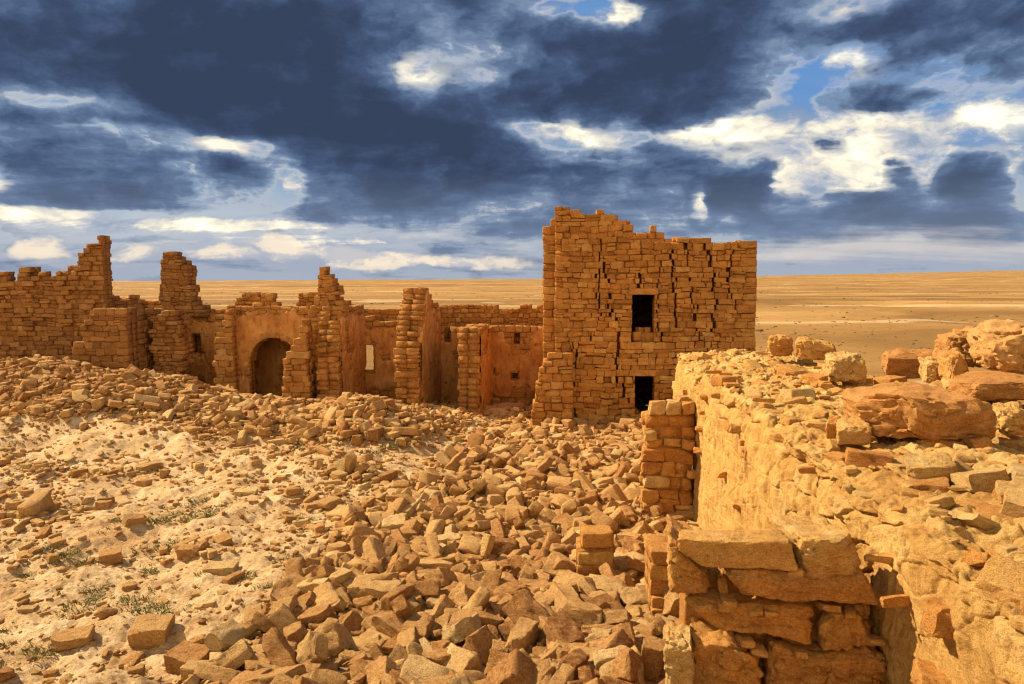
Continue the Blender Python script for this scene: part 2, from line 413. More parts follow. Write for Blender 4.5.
def wall_x(px0, px1, pts, Y, th, z0=0.0, openpx=(), cracks_px=(), **k):
    """wall seen square on, running along X at depth Y; surveyed in picture pixels"""
    X0, X1 = at_y(px0, 340, Y)[0], at_y(px1, 340, Y)[0]; px, pz = prof(pts, Y)
    top = lambda s: float(np.interp(X0 + s, px, pz))
    op = []
    for (a, b, t, bt) in openpx:
        p, q = at_y(a, t, Y), at_y(b, bt, Y); op.append((p[0] - X0, q[0] - X0, q[2], p[2]))
    cr = []
    for (pp, gw) in cracks_px:
        q = sorted([tuple(at_y(a, b, Y)[[2, 0]]) for a, b in pp]); cr.append(([b - X0 for a, b in q], [a for a, b in q], gw))
    return masonry((X0, Y), (1, 0), X1 - X0, th, z0, top, op, cracks=cr, **k)
def wall_y(X, Y0, Y1, th, tops, z0=0.0, **k):
    """wall running away along Y, visible flat face on its +X side; tops = [(Y, z)]"""
    ys = [a for a, b in tops]; zs = [b for a, b in tops]
    return masonry((X, Y0), (0, 1), Y1 - Y0, th, z0, lambda s: float(np.interp(Y0 + s, ys, zs)), **k)
def sheet(Xa, Xb, za, topf, Y, name, parent, seed, openings=(), axis='x', lim=.15, amp=1.0):
    """eroded plaster coat: stands proud of the blocks where it survives, sinks behind them where it has gone"""
    step = .07; nu = max(3, int(abs(Xb - Xa) / step)); nz = 80
    U = np.linspace(Xa, Xb, nu); S = np.linspace(0, 1, nz)
    UU, SS = np.meshgrid(U, S, indexing='ij')
    tp = np.array([topf(x) for x in U])[:, None]; ZZ_ = za + SS * (tp - za)
    P = np.stack([UU, UU * 0 + seed * 7.7, ZZ_], -1)
    m = fbm(P * .55, 4) + .25 * fbm(P * 3, 3) + .42 - .9 * ss(.86, 1, SS) - .7 * ss(.22, .0, SS)
    d = .07 * ss(-lim, lim, m) * amp - .19 * (1 - ss(-lim, lim, m)) + .02 * fbm(P * 4, 3) + .012 * pn(P * 12)
    for (o0, o1, oz0, oz1) in openings:
        ins = (UU > o0 - .05) & (UU < o1 + .05) & (ZZ_ > oz0 - .05) & (ZZ_ < oz1 + .05); d = np.where(ins, -.5, d)
    if axis == 'x': V = np.stack([UU, Y - d, ZZ_], -1)
    else: V = np.stack([Y + d, UU, ZZ_], -1)
    F = gridfaces(nu, nz)
    cx = UU.ravel()[F].mean(1); cz = ZZ_.ravel()[F].mean(1); keep = np.ones(len(F), bool)
    for (o0, o1, oz0, oz1) in openings: keep &= ~((cx > o0) & (cx < o1) & (cz > oz0) & (cz < oz1))
    return mk(name, V, F[keep], M_PLAS, parent=parent, smooth=True)

# ---------------------------------------------------------------- the big tower
TY = 38.0
tw_x0, tw_x1 = at_y(555, 340, TY)[0], at_y(754, 340, TY)[0]
tower = empty('watch_tower', ((tw_x0 + tw_x1) / 2, TY + 6, .3), 'tall cracked square stone tower with dark window over dark doorway', 'tower')
cr = [([(604, 262), (610, 285), (607, 300), (616, 325), (617, 345), (617, 372), (624, 395)], .14), ([(601, 240), (597, 290), (600, 320), (588, 345)], .07),
      ([(640, 268), (641, 290)], .12), ([(672, 250), (674, 285), (676, 330)], .12), ([(688, 240), (688, 262), (694, 320)], .06),
      ([(706, 240), (713, 270), (716, 300), (713, 332)], .14), ([(734, 246), (728, 275), (736, 310)], .09), ([(575, 345), (572, 385), (574, 420)], .08), ([(695, 300), (700, 345)], .08), ([(660, 262), (655, 300), (664, 345)], .06)]
ledgez = at_y(600, 344, TY)[2]; z_c = lambda y: at_y(600, y, TY)[2]
parts = [wall_x(555, 755, [(555, 206), (574, 206), (577, 213), (596, 213), (598, 209), (604, 210), (606, 216), (617, 217), (627, 222), (631, 224), (633, 242), (655, 243), (671, 238), (713, 237), (718, 244), (731, 244), (737, 242), (751, 241), (755, 246)],
                TY, 1.1, z0=0.1, openpx=[(632, 654, 294, 342), (635, 654, 375, 412)], cracks_px=cr, seed=11, T=T5, rnd=.07, rough=.10, gap=.03, jut=.035, miss=.02, course=(.2, .40), wid=(.28, .85),
                ledge=lambda z: (.0 if z > ledgez + .3 else .12) - (.10 if z < z_c(403) else 0))]
V, F, t_ = joinm(parts); mk('front_wall', V, F, M_TOWER, t_, tower)
V, F, t_ = wall_x(543, 557, [(543, 220), (557, 220)], TY + .55, .9, z0=.1, seed=12, T=T5, rough=.06, gap=.04, course=(.34, .5)); mk('corner_pier', V, F, M_TOWER, t_, tower)
def ytop(z): return [(30, z), (60, z)]
zt = z_c(222); zr = z_c(246)
X0 = at_y(544, 340, TY + .6)[0]
V, F, t_ = wall_y(X0 + .95, TY + 1.5, TY + 11, .95, [(38, zt), (43, zt - .8), (49, zt - 1.6)], seed=13, z0=.2); mk('side_wall', V, F, M_TOWER, t_, tower)
V, F, t_ = wall_y(tw_x1 - .05, TY + 1.1, TY + 11, 1.0, [(38, zr), (42, zr + .1), (49, zr - .5)], seed=14, z0=.2); mk('side_wall', V, F, M_TOWER, t_, tower)
V, F, t_ = wall_x(548, 752, [(540, 226), (600, 228), (633, 231), (652, 229.5), (662, 231), (667, 237), (690, 252), (752, 256)], TY + 11, 1.0, z0=.2, seed=15); mk('rear_wall', V, F, M_TOWER, t_, tower)
# slabs added inside at floor levels to keep window and doorway dark
def boxm(x0, x1, y0, y1, z0, z1, seed=0, T=T9, rough=.02, cuts=0, tint=.4):
    c = np.array([[(x0 + x1) / 2, (y0 + y1) / 2, (z0 + z1) / 2]]); h = np.array([[(x1 - x0) / 2, (y1 - y0) / 2, (z1 - z0) / 2]])
    V, F = rocks(c, h, np.eye(3)[None], T, rnd=.15, rough=rough, cuts=cuts, seed=seed); return V.reshape(-1, 3), F, np.full(V.size // 3, tint)
fl = [boxm(tw_x0 + .2, tw_x1 - 1.05, TY + 1.0, TY + 11, z_c(352) - .35, z_c(352), 1), boxm(tw_x0 + .2, tw_x1 - 1.05, TY + 1.0, TY + 11, z_c(283) - .35, z_c(283), 2)]
for f in fl: mk('shade_floor_slab', *f[:2], M_TOWER, f[2], tower)
for (a, b, yy, hh) in ((629, 658, 291.5, .34), (631, 659, 372.5, .36)):
    p, q = at_y(a, yy, TY), at_y(b, yy, TY); f = boxm(p[0], q[0], TY - .14, TY + .9, p[2] - hh / 2, p[2] + hh / 2, a, rough=.05, cuts=2, tint=.55); mk('lintel', *f[:2], M_TOWER, f[2], tower)
# jambs and a course of tumbled stones in the window
p = at_y(643, 338, TY); C = [[p[0] + dx, TY + .5 + dy, p[2] + dz] for dx, dy, dz in ((-.35, 0, .05), (.1, .1, .0), (.42, -.1, .02), (-.1, .2, .35), (.3, .15, .33))]
V, F = rocks(C, RNG.uniform(.16, .26, (5, 3)), rotm(RNG.uniform(0, 6, 5), RNG.uniform(0, .3, 5), RNG.uniform(0, 6, 5)), T5, cuts=4, seed=3); mk('sill_rubble', V, F, M_TOWER, np.full(V.size // 3, .5), tower)

# ruined buttress at the tower's foot
but = wall_x(530, 573, [(530, 428), (532, 420), (532, 408), (535, 398), (533, 388), (538, 380), (541, 368), (545, 358), (556, 352), (566, 350), (573, 352)], TY - .75, 1.2, z0=.3, seed=21, T=T5, rough=.08, gap=.05, ragL=.1)
V, F, t_ = but; o = mk('ruined_buttress', V, F, M_TOWER, t_, origin=(at_y(552, 400, TY)[0], TY, .3)); tag(o, 'stepped broken buttress of brown blocks against the left foot of the tall tower', 'buttress')

# ---------------------------------------------------------------- far range of rooms
def thing_wall(name, parts, mat, label, cat, group=None, origin=None, parent=None):
    V, F, t_ = joinm(parts); lo = V.min(0); hi = V.max(0); org = ((lo[0] + hi[0]) / 2, (lo[1] + hi[1]) / 2, lo[2])
    o = mk(name, V, F, mat, t_, parent=parent, origin=org)
    if parent is None: tag(o, label, cat, group)
    return o
FY = 47.6
cw = empty('curtain_wall', (at_y(330, 340, FY + .6)[0], FY + .6, .3), 'long far curtain wall of red brown stone linking left ruin and tall tower', 'wall')
par = wall_x(60, 546, [(60, 298), (110, 298), (118, 296), (130, 299), (160, 301), (195, 307), (205, 309), (210, 307), (225, 309), (232, 305), (240, 294), (255, 293), (258, 296), (272, 293), (276, 303), (286, 304), (290, 306), (296, 304), (299, 294), (320, 292), (345, 300), (350, 305), (385, 310), (410, 306), (422, 300), (428, 300), (432, 304), (470, 305), (500, 306), (546, 306)],
             FY + .8, .74, z0=.2, seed=31, course=(.26, .4), wid=(.3, .6), openpx=[(361, 374, 345, 374)], miss=.05, gap=.05, jut=.05, topj=.35)
V, F, t_ = par; mk('parapet', V, F, M_ROOM, t_, cw)
wins = [(361.5, 374, 346, 373), (444, 450, 329, 342), (514, 520, 334, 346), (512, 518, 372, 379), (145, 149, 323, 334), (191, 201, 335, 353)]
lin = [(110, 306), (200, 313), (345, 316), (430, 326), (546, 325)]
V, F, t_ = wall_x(104, 546, lin, FY, .7, z0=.2, seed=32, openpx=wins, gap=.03, jut=.015); mk('inner_face', V, F, M_ROOM, t_, cw)
lx, lz = prof(lin, FY); ops = []
for (a, b, t0, b0) in wins:
    p, q = at_y(a, t0, FY), at_y(b, b0, FY); ops.append((p[0], q[0], q[2], p[2]))
sheet(at_y(104, 340, FY)[0], at_y(546, 340, FY)[0], .4, lambda x: float(np.interp(x, lx, lz)) - .05, FY, 'plaster', cw, 3, openings=ops)

yz = lambda px, py, Y: at_y(px, py, Y)[2]
def partition(name, label, pxj, Yend, th, tops, seed, group='cross walls between the ruined rooms', pl=True, z0=.3, **k):
    X = at_y(pxj, 340, FY)[0]; tp = [(Y, yz(px, py, Y)) for (px, py, Y) in tops]
    root = empty(name, (X - th / 2, (Yend + FY) / 2, z0), label, 'wall', group)
    V, F, t_ = wall_y(X, Yend, FY - .02, th, tp, z0=z0, seed=seed, gap=.04, jut=.045, T=T5, rough=.08, ragL=.22, course=(.24, .4), wid=(.3, .7), **k); mk('masonry', V, F, M_ROOM, t_, root)
    if pl:
        ys = [a for a, b in tp]; zs = [b for a, b in tp]
        sheet(Yend + .5, FY, .5, lambda y: float(np.interp(y, ys, zs)) - .15, X, 'plaster', root, seed, axis='y')
    return root
p5 = partition('cross_wall', 'cross wall topped by a short rugged stump, right of the bright window hole', 440, 41, 1.5,
          [(388, 352, 41), (390, 335, 41.5), (398, 312, 42.2), (408, 306, 43), (410, 288, 43.4), (422, 288, 44.6), (425, 302, 45), (432, 304, 47.6)], 41)
p6 = partition('cross_wall', 'lower pale topped cross wall standing alone left of the tall tower', 492, 41, 1.25, [(465, 330, 41), (465, 326, 42), (480, 326, 47.6)], 42)
p4 = partition('cross_wall', 'cross wall carrying a thin chimney like pillar, right of the arch', 365, 42, 1.35,
          [(318, 345, 42), (322, 330, 42.3), (322, 306, 42.8), (340, 304, 44.4), (350, 304, 47.6)], 43)
def pillar(px0, px1, pts, Y, th, seed, mat, label, z0):
    return thing_wall('stone_pillar', [wall_x(px0, px1, pts, Y, th, z0=z0, seed=seed, T=T5, rough=.12, gap=.04, jut=.03, course=(.2, .34), wid=(.35, .7))], mat, label, 'pillar', 'broken pillars standing above the ruin')
pillar(309, 345, [(309, 309), (311, 298), (317, 296), (318.5, 268), (326, 268), (328, 273), (332, 274), (333, 288), (338, 290), (340, 299), (345, 308)], 43.2, 1.1, 44, M_ROOM, 'thin leaning stack of stones rising above the middle of the far wall', 4.0)
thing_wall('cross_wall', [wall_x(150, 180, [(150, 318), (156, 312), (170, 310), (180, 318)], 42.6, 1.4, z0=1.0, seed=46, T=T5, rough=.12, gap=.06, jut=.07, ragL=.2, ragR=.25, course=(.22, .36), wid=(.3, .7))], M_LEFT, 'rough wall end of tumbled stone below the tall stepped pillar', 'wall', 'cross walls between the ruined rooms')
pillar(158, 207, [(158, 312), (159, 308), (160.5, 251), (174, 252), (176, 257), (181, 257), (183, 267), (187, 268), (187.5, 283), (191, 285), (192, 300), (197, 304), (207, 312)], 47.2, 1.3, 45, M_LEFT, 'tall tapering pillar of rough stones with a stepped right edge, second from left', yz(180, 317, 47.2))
# lower rooms left of the arch
thing_wall('room_wall', [wall_x(213, 232, [(213, 345), (216, 336), (222, 326), (226, 312), (232, 308)], 43.4, 1.0, z0=.3, seed=51, T=T5, rough=.08, gap=.05, ragL=.15)], M_ROOM, 'broken stub of wall with tumbled blocks left of the arched opening', 'wall')
# arch wall
AY = 44.2
arch = empty('arched_wall', (at_y(262, 340, AY)[0], AY + .5, .3), 'plastered orange wall with a dark round arched opening', 'wall')
ax0, ax1 = at_y(228, 340, AY)[0], at_y(318, 340, AY)[0]
ac = at_y(274, 362, AY); ar = at_y(274, 337, AY)[2] - ac[2]
apx, apz = prof([(228, 308), (236, 306), (262, 304), (290, 306), (318, 309)], AY)
ops_a = []
for k in range(10):
    z0_, z1_ = ac[2] + ar * k / 10, ac[2] + ar * (k + 1) / 10; hw = ar * math.sqrt(max(0, 1 - ((k + .5) / 10) ** 2)); ops_a.append((ac[0] - hw, ac[0] + hw, z0_, z1_))
ops_a.append((ac[0] - ar, ac[0] + ar, .2, ac[2]))
V, F, t_ = masonry((ax0, AY), (1, 0), ax1 - ax0, .9, .3, lambda s: float(np.interp(ax0 + s, apx, apz)), [(a - ax0, b - ax0, c, d) for a, b, c, d in ops_a], seed=52, course=(.2, .3), gap=.03, jut=.015)
mk('masonry', V, F, M_ROOM, t_, arch)
sheet(ax0, ax1, .5, lambda x: float(np.interp(x, apx, apz)) - .1, AY, 'plaster', arch, 9, openings=ops_a, lim=.1)
rb = boxm(ax0 + .1, ax1 - .1, AY + .85, FY + .05, float(apz.min()) - .75, float(apz.min()) - .35, 77, rough=.1, tint=.5); mk('shade_roof_slab', rb[0], rb[1], M_ROOM, rb[2], arch)  # slab added over the arch room to block sky light and darken the opening
for px_ in (228, 316):
    V, F, t_ = wall_y(at_y(px_, 340, AY)[0] + .3, AY + .9, FY - .02, .6, [(AY, float(apz.min()) - .5), (48, float(apz.min()) - .5)], z0=.3, seed=79 + px_); mk('side_wall', V, F, M_ROOM, t_, arch)
vs = []
for k in range(17):
    a = math.pi * (k + .5) / 17; vs.append(([ac[0] + math.cos(a) * (ar + .16), AY + .42, ac[2] + math.sin(a) * (ar + .16)], a))
Rv = np.stack([np.array([[math.cos(a), 0, -math.sin(a)], [0, 1, 0], [math.sin(a), 0, math.cos(a)]]) for _, a in vs])
V, F = rocks([v for v, _ in vs], np.tile([[.2, .5, .15]], (17, 1)), Rv, T5, seed=6, cuts=1, cutlo=1); mk('arch_ring', V, F, M_ROOM, np.repeat(RNG.uniform(.3, .8, 17), V.shape[1]), arch)
thing_wall('arch_pier', [wall_x(279, 307, [(279, 405), (280, 380), (282, 374), (283, 362), (286, 352), (291, 346), (296, 338), (303, 322), (307, 318)], 41.6, 1.2, z0=.3, seed=53, T=T5, rough=.09, gap=.05, ragL=.15, ragR=.12)], M_ROOM, 'ragged pier of stacked blocks in front of the arch, right side', 'pier')
# leftmost room end wall + corner tower ruin
nw = empty('room_wall', (at_y(100, 340, 41)[0], 43, .5), 'low broken end wall with crumbling top in front of the leftmost ruin', 'wall')
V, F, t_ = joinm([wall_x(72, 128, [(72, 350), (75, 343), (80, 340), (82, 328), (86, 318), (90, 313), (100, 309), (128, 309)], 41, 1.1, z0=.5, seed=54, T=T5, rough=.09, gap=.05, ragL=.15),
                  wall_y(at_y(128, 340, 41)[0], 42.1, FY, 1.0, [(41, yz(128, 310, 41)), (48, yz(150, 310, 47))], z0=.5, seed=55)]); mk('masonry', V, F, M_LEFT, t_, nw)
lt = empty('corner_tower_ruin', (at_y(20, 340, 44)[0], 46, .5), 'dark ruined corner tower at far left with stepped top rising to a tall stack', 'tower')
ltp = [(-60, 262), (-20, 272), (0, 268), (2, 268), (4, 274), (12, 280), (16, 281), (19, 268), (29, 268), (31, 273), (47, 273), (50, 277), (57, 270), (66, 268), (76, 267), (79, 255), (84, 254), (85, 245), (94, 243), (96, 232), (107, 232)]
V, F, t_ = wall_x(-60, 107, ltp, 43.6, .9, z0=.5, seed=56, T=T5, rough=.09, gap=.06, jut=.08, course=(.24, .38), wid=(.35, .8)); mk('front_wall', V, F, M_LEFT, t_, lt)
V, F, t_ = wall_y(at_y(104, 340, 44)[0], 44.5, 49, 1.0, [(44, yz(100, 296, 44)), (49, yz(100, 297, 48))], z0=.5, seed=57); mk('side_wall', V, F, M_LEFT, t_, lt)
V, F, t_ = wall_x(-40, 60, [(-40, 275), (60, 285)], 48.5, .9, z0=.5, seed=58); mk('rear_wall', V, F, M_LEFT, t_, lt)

# ---------------------------------------------------------------- stub walls beside the long wall
LX, LTOP, LEND = 3.64, E - 2.78, 26.0
def zat(py, px, Y): return at_y(px, py, Y)[2]
sx0 = at_y(646, 460, 21)[0]
st2 = thing_wall('cross_wall', [wall_x(646, 696, [(646, 416), (652, 409), (660, 407), (675, 408), (688, 404), (696, 396)], 21, .8, z0=.6, seed=61, T=T9, rough=.13, gap=.05, course=(.22, .46), wid=(.3, .85), jut=.05, rnd=.25, cuts=4, wave=1.6, ragL=.08)], M_NEAR,
                 'narrow orange block stub wall jutting from the long wall, behind the nearest pier', 'wall')
st3 = thing_wall('cross_wall', [wall_x(653, 700, [(653, 552), (656, 548), (700, 546)], 12.2, .9, z0=1.5, seed=62, T=T9, rough=.08, gap=.025, course=(.26, .36), wid=(.35, .7), rnd=.2, cuts=2)], M_NEAR,
                 'low half buried block wall glimpsed left of the nearest pier', 'wall')
st4 = thing_wall('wall_remnant', [wall_x(577, 616, [(577, 545), (590, 541), (616, 543)], 14.6, .8, z0=1.0, seed=63, T=T9, rough=.08, gap=.03, course=(.3, .42), wid=(.45, .8), rnd=.2, cuts=2)], M_NEAR,
                 'short wall remnant of squared blocks poking out of the rubble slope', 'wall')

# ---------------------------------------------------------------- the long wall (one displaced shell: inner face, top, outer face)
def outerX(Y): return np.interp(Y, [3, 9, 13, 17, 20, 26], [9.2, 9.9, 10.2, 9.2, 8.1, 7.3]) + .25 * np.sin(Y * .9)
nY, nS = 1150, 620
Ys = np.exp(np.linspace(math.log(2.6), math.log(LEND), nY))
hface = 6.0
S = np.concatenate([np.linspace(0, 1, 290, endpoint=False) ** .8, 1 + np.linspace(0, 1, 260, endpoint=False), 2 + np.linspace(0, 1, 70)])
nS = len(S)
YG, SG = np.meshgrid(Ys, S, indexing='ij'); ox = outerX(YG)
xf = np.where(SG < 1, LX, np.where(SG < 2, LX + (ox - LX) * (SG - 1), ox + .6 * (SG - 2)))
zf = np.where(SG < 1, LTOP - hface * (1 - SG), np.where(SG < 2, LTOP, LTOP - 6 * (SG - 2)))
# rounded shoulder weight: displacement direction turns from -X (face) to +Z (top) to +X (outer)
df = LTOP - zf; dt = xf - LX
rag = .10 * fbm(np.stack([YG * .7, YG * 0 + 3, YG * 0], -1), 3) + .07 * pn(np.stack([YG * 3.1, YG * 0 + 8, YG * 0], -1))
wf = np.where(SG < 1, 1 - ss(.1, 0, df) * .5, ss(.1, 0, dt) * .5) * (SG < 2)
wt = np.where(SG < 1, ss(.1, 0, df) * .5, 1 - ss(.1, 0, dt) * .5) * np.where(SG < 2, 1, ss(.3, 0, df))
wo = (SG >= 2) * 1.0
# face relief
Pf = np.stack([YG, zf, xf], -1)
f1, f2, fid = worley(YG / .62 + .14 * fbm(Pf * 1.4, 3), zf / .40 + 5 + .12 * fbm(Pf * 1.4 + 9, 3), 3)
pl = ss(-.12, .12, fbm(Pf * np.array([.5, .3, .35]) + 2, 4) + .40 * ss(.5, 1.6, df) - .5 * ss(.5, .12, df) + .17)
joint = ss(.0, .11, f2 - f1)
bl = (.15 * (fid - .5) - .12 * (1 - joint)) * (1 - pl * .82) + .012
streak = .024 * fbm(Pf * np.array([5, .45, 1]), 5, .6) * (.4 + pl)
Df = bl + .05 * pl + streak + .065 * fbm(Pf * 1.5, 5) + (.034 - .022 * pl) * fbm(Pf * np.array([7, 5, 5]), 4, .65) - .05 * np.maximum(0, fbm(Pf * np.array([2.4, .9, 2]) + 40, 3) - .22) * 2.6
Df = Df + .22 * fbm(np.stack([YG * .25, zf * .2, zf * 0], -1), 2)
# top relief
Pt = np.stack([YG, xf, zf * 0], -1)
w1, w2, wid_ = worley(YG / .5 + .3 * fbm(Pt * 1.2, 2), xf / .75 + .3 * fbm(Pt * 1.2 + 5, 2), 9)
v1, v2, vid_ = worley(YG / .2 + .3 * fbm(Pt * 3, 2), xf / .3 + .3 * fbm(Pt * 3 + 5, 2), 4)
slab = .13 * (wid_ - .5) * ss(0, .12, w2 - w1) - .05 * (1 - ss(0, .1, w2 - w1))
chip = .06 * (vid_ - .4) * ss(0, .15, v2 - v1)
near_r = ss(13, 8, YG) * ss(4.6, 6.4, xf)
mid_h = .10 * ss(4.2, 5.2, xf) * ss(7.2, 6, xf)
Dt = slab + chip + .14 * fbm(Pt * .55, 3) + .07 * fbm(Pt * 2.2 + 3, 3) + .035 * fbm(Pt * 8, 4, .65) + mid_h + .25 * near_r + .16 * ss(2.0, .0, LEND - YG) * ss(5.0, 6.4, xf)
# near blocks standing up on the inner shoulder
Dt = Dt + .10 * ss(.7, .1, dt) * pn(np.stack([YG * 1.1, YG * 0, YG * 0 + 5], -1))
Xg = xf - wf * Df + rag * (SG < 2) * ss(1.2, 0, np.maximum(df, dt)) + wo * .2 * fbm(Pf * .8, 3)
Zg = zf + wt * Dt * (1 + 0 * wf) - .05 * ss(.2, 0, np.maximum(df, dt)) * (.5 + fbm(Pf * 1.7 + 77, 3))
Yg = YG + .02 * fbm(Pf * 3 + 20, 2)
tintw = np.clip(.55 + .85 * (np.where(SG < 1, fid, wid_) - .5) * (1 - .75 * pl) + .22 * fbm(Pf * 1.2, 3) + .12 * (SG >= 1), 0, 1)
V1 = np.stack([Xg, Yg, Zg], -1); F1 = gridfaces(nY, nS)[:, ::-1]
lw = empty('long_wall', (5.4, 16, .6), 'thick sunlit stone wall running away at right with crumbling walkable top', 'wall')
mk('wall_face', V1, F1, M_LONG, tintw, lw, smooth=True)
# end closure and the lower run on to the tower
ends = masonry((LX + .2, LEND - .25), (1, 0), 3.2, .6, .4, lambda s: LTOP - .05 + .1 * math.sin(s * 5), seed=71, T=T5, rough=.08)
low = masonry((LX + 3.7, LEND + .4), (0, 1), TY - LEND - .5, 1.6, .4, lambda s: LTOP - 1.9, seed=72, T=T5, rough=.08)
V, F, t_ = joinm([ends, low]); mk('lower_run', V, F, M_LONG, t_, lw)
# bonding slabs left in the face where the roof beams sat
bs = [(690, 392, 4), (712, 372, 3), (706, 412, 5), (704, 430, 6), (702, 452, 6), (708, 398, 4), (742, 430, 5), (748, 442, 5), (752, 452, 4), (730, 474, 5), (744, 508, 5), (762, 400, 4), (692, 435, 6), (694, 455, 7), (697, 475, 7), (888, 560, 5), (905, 600, 6), (812, 470, 5), (845, 505, 5), (722, 396, 4)]
C = []; Hd = []
for (px, py, s) in bs:
    v = ray(px, py); k = LX / v[0]; Y = v[1] * k; z = E + v[2] * k
    C.append([LX + .03, Y, z]); w = s * Y / 700 * .8
    Hd.append([.22 + random.random() * .12, w * random.uniform(.5, .9), w * random.uniform(.5, 1.1)])
for k in range(16):
    C.append([LX + .03, random.uniform(6, 25), random.uniform(2.2, 6)]); Hd.append([.12 + random.random() * .1, random.uniform(.08, .22), random.uniform(.05, .16)])
for c, h in zip(C, Hd):
    V, F = rocks([c], [h], rotm(np.array([random.uniform(-.2, .2)]), np.array([random.uniform(-.15, .15)]), np.array([1.])), T9, cuts=6, cutlo=.62, cuthi=1.0, rough=.14, fine=.14, rnd=.3, seed=int(c[1] * 100)); mk('bonding_slab', V, F, M_NEAR, np.full(V.size // 3, random.uniform(.2, .7)), lw, sharp=.7)

# ---------------------------------------------------------------- hand placed stones
def corner_stone(name, fq, Y, depth, label, cat, seed, tint, mat=None, skew=(0.1, .1), parent=None, group=None, T=T24, rough=.06, fine=.10, cuts=5, ball=0.0):
    """stone whose front face corners are surveyed (tl, tr, br, bl pixels) at depth Y, with real thickness behind"""
    mat = mat or M_NEAR; rg = np.random.default_rng(seed)
    q = [at_y(px, py, Y) for px, py in fq]; TV, TF = template(T)
    P = TV.copy()[None]
    for k in range(cuts):
        n = rg.choice([-1, 1], 3) * rg.uniform(.1, 1, 3); n[rg.integers(0, 3)] *= .1; n /= np.linalg.norm(n); d = np.abs(n).sum() * rg.uniform(.78, 1.05) * .9
        e = np.maximum(P @ n - d, 0); P = P - e[..., None] * n
    P = P[0]
    if ball:
        P = P * (1 - ball) + ball * P / (np.linalg.norm(P, axis=1, keepdims=True) + 1e-6) * 1.15
        for k in range(12):
            n = rg.normal(size=3); n /= np.linalg.norm(n); pj = P @ n; e = np.maximum(pj - pj.max() * rg.uniform(.78, .97), 0); P = P - e[:, None] * n
    r = .2
    qq = np.clip(P, -1 + r, 1 - r); dd = P - qq; Ln = np.linalg.norm(dd, axis=1, keepdims=True); P = np.where(Ln > r, qq + dd / np.maximum(Ln, 1e-9) * r, P)
    a = (P[:, 0:1] + 1) / 2; b = (P[:, 2:3] + 1) / 2; d_ = (P[:, 1:2] + 1) / 2
    a = (P[:, 0:1] + 1) / 2; b = (P[:, 2:3] + 1) / 2; d_ = (P[:, 1:2] + 1) / 2
    fr = (1 - a) * (1 - b) * q[3] + a * (1 - b) * q[2] + a * b * q[1] + (1 - a) * b * q[0]
    c = fr.mean(0)
    bk = c + (fr - c) * np.array([.93, 1, .95]) + np.array([skew[0], depth, skew[1]])
    X = fr * (1 - d_) + bk * d_
    hmin = min(np.ptp(X[:, 0]), np.ptp(X[:, 2]), depth) / 2
    o_ = rg.uniform(0, 99, 3); Qn = (X - X.mean(0)) / hmin
    X = X + np.stack([pn(Qn * .6 + o_ + 9 * k) for k in range(3)], -1) * hmin * rough * 2
    X = X + Qn / (np.linalg.norm(Qn, axis=1, keepdims=True) + 1e-6) * hmin * (fbm(Qn * 1.8 + o_, 6, .62) * fine - np.minimum(np.abs(pn(Qn * np.array([.9, .9, 2.2]) + o_ * 2)), .2) * fine - .9 * fine * (1 - ss(0, .09, np.abs(pn(Qn * np.array([.7, .7, 1.3]) + o_ * 3)))))[:, None]
    org = (X[:, 0].mean(), X[:, 1].mean(), X[:, 2].min())
    tv = np.clip(tint + .22 * fbm(Qn * .7 + 5, 3), 0, 1)
    o = mk(name, X, TF, mat, tv, parent=parent, origin=org, sharp=.65)
    if parent is None: tag(o, label, cat, group)
    return o
PY = 8.1
pier = empty('stone_pier', (at_y(780, 600, PY)[0], PY + .5, 2.2), 'nearest pier of big roughly stacked orange stones against the long wall', 'pier')
ps = [[(667, 543), (702, 567), (716, 599), (668, 596)], [(722, 571), (868, 578), (888, 610), (742, 603)], [(681, 600), (816, 607), (812, 648), (710, 630)], [(818, 616), (874, 606), (880, 652), (822, 658)],
      [(694, 632), (766, 650), (764, 700), (690, 700)], [(768, 648), (836, 660), (826, 705), (764, 705)], [(826, 655), (886, 655), (890, 705), (826, 705)], [(879, 634), (900, 638), (904, 672), (880, 664)], [(663, 645), (696, 648), (694, 705), (664, 705)],
      [(716, 578), (728, 577), (730, 603), (718, 601)], [(874, 604), (897, 606), (898, 634), (880, 632)], [(685, 700), (780, 702), (782, 750), (680, 750)], [(782, 702), (890, 702), (892, 750), (784, 750)], [(684, 752), (790, 752), (792, 800), (682, 800)], [(792, 752), (892, 752), (894, 800), (794, 800)]]
for k, f in enumerate(ps):
    cxp, cyp = sum(a for a, b in f) / 4, sum(b for a, b in f) / 4; f = [(cxp + (a - cxp) * (1 - 1.2 / max(abs(a - cxp), 6)), cyp + (b - cyp) * (1 - 1.6 / max(abs(b - cyp), 8))) for a, b in f]
    corner_stone('stone', f, PY + [.02, -.08, .02, .05, -.03, .02, .0, .15, -.25, .2, .25, -.05, 0, 0, 0][k], [.95, .95, .9, .9, .9, .9, .9, .6, .5, .5, .6, .9, .9, .9, .9][k], None, None, 300 + k, [.45, .2, .25, .4, .35, .3, .2, .45, .9, .4, .4, .3, .3, .3, .3][k], parent=pier, fine=.15, rough=.08)
V, F, t_ = boxm(at_y(690, 600, PY)[0], at_y(880, 600, PY)[0], PY + .38, PY + .85, 1.6, at_y(700, 585, PY)[2], 8, tint=.0); mk('mortar_core', V, F, M_NEAR, t_, pier)
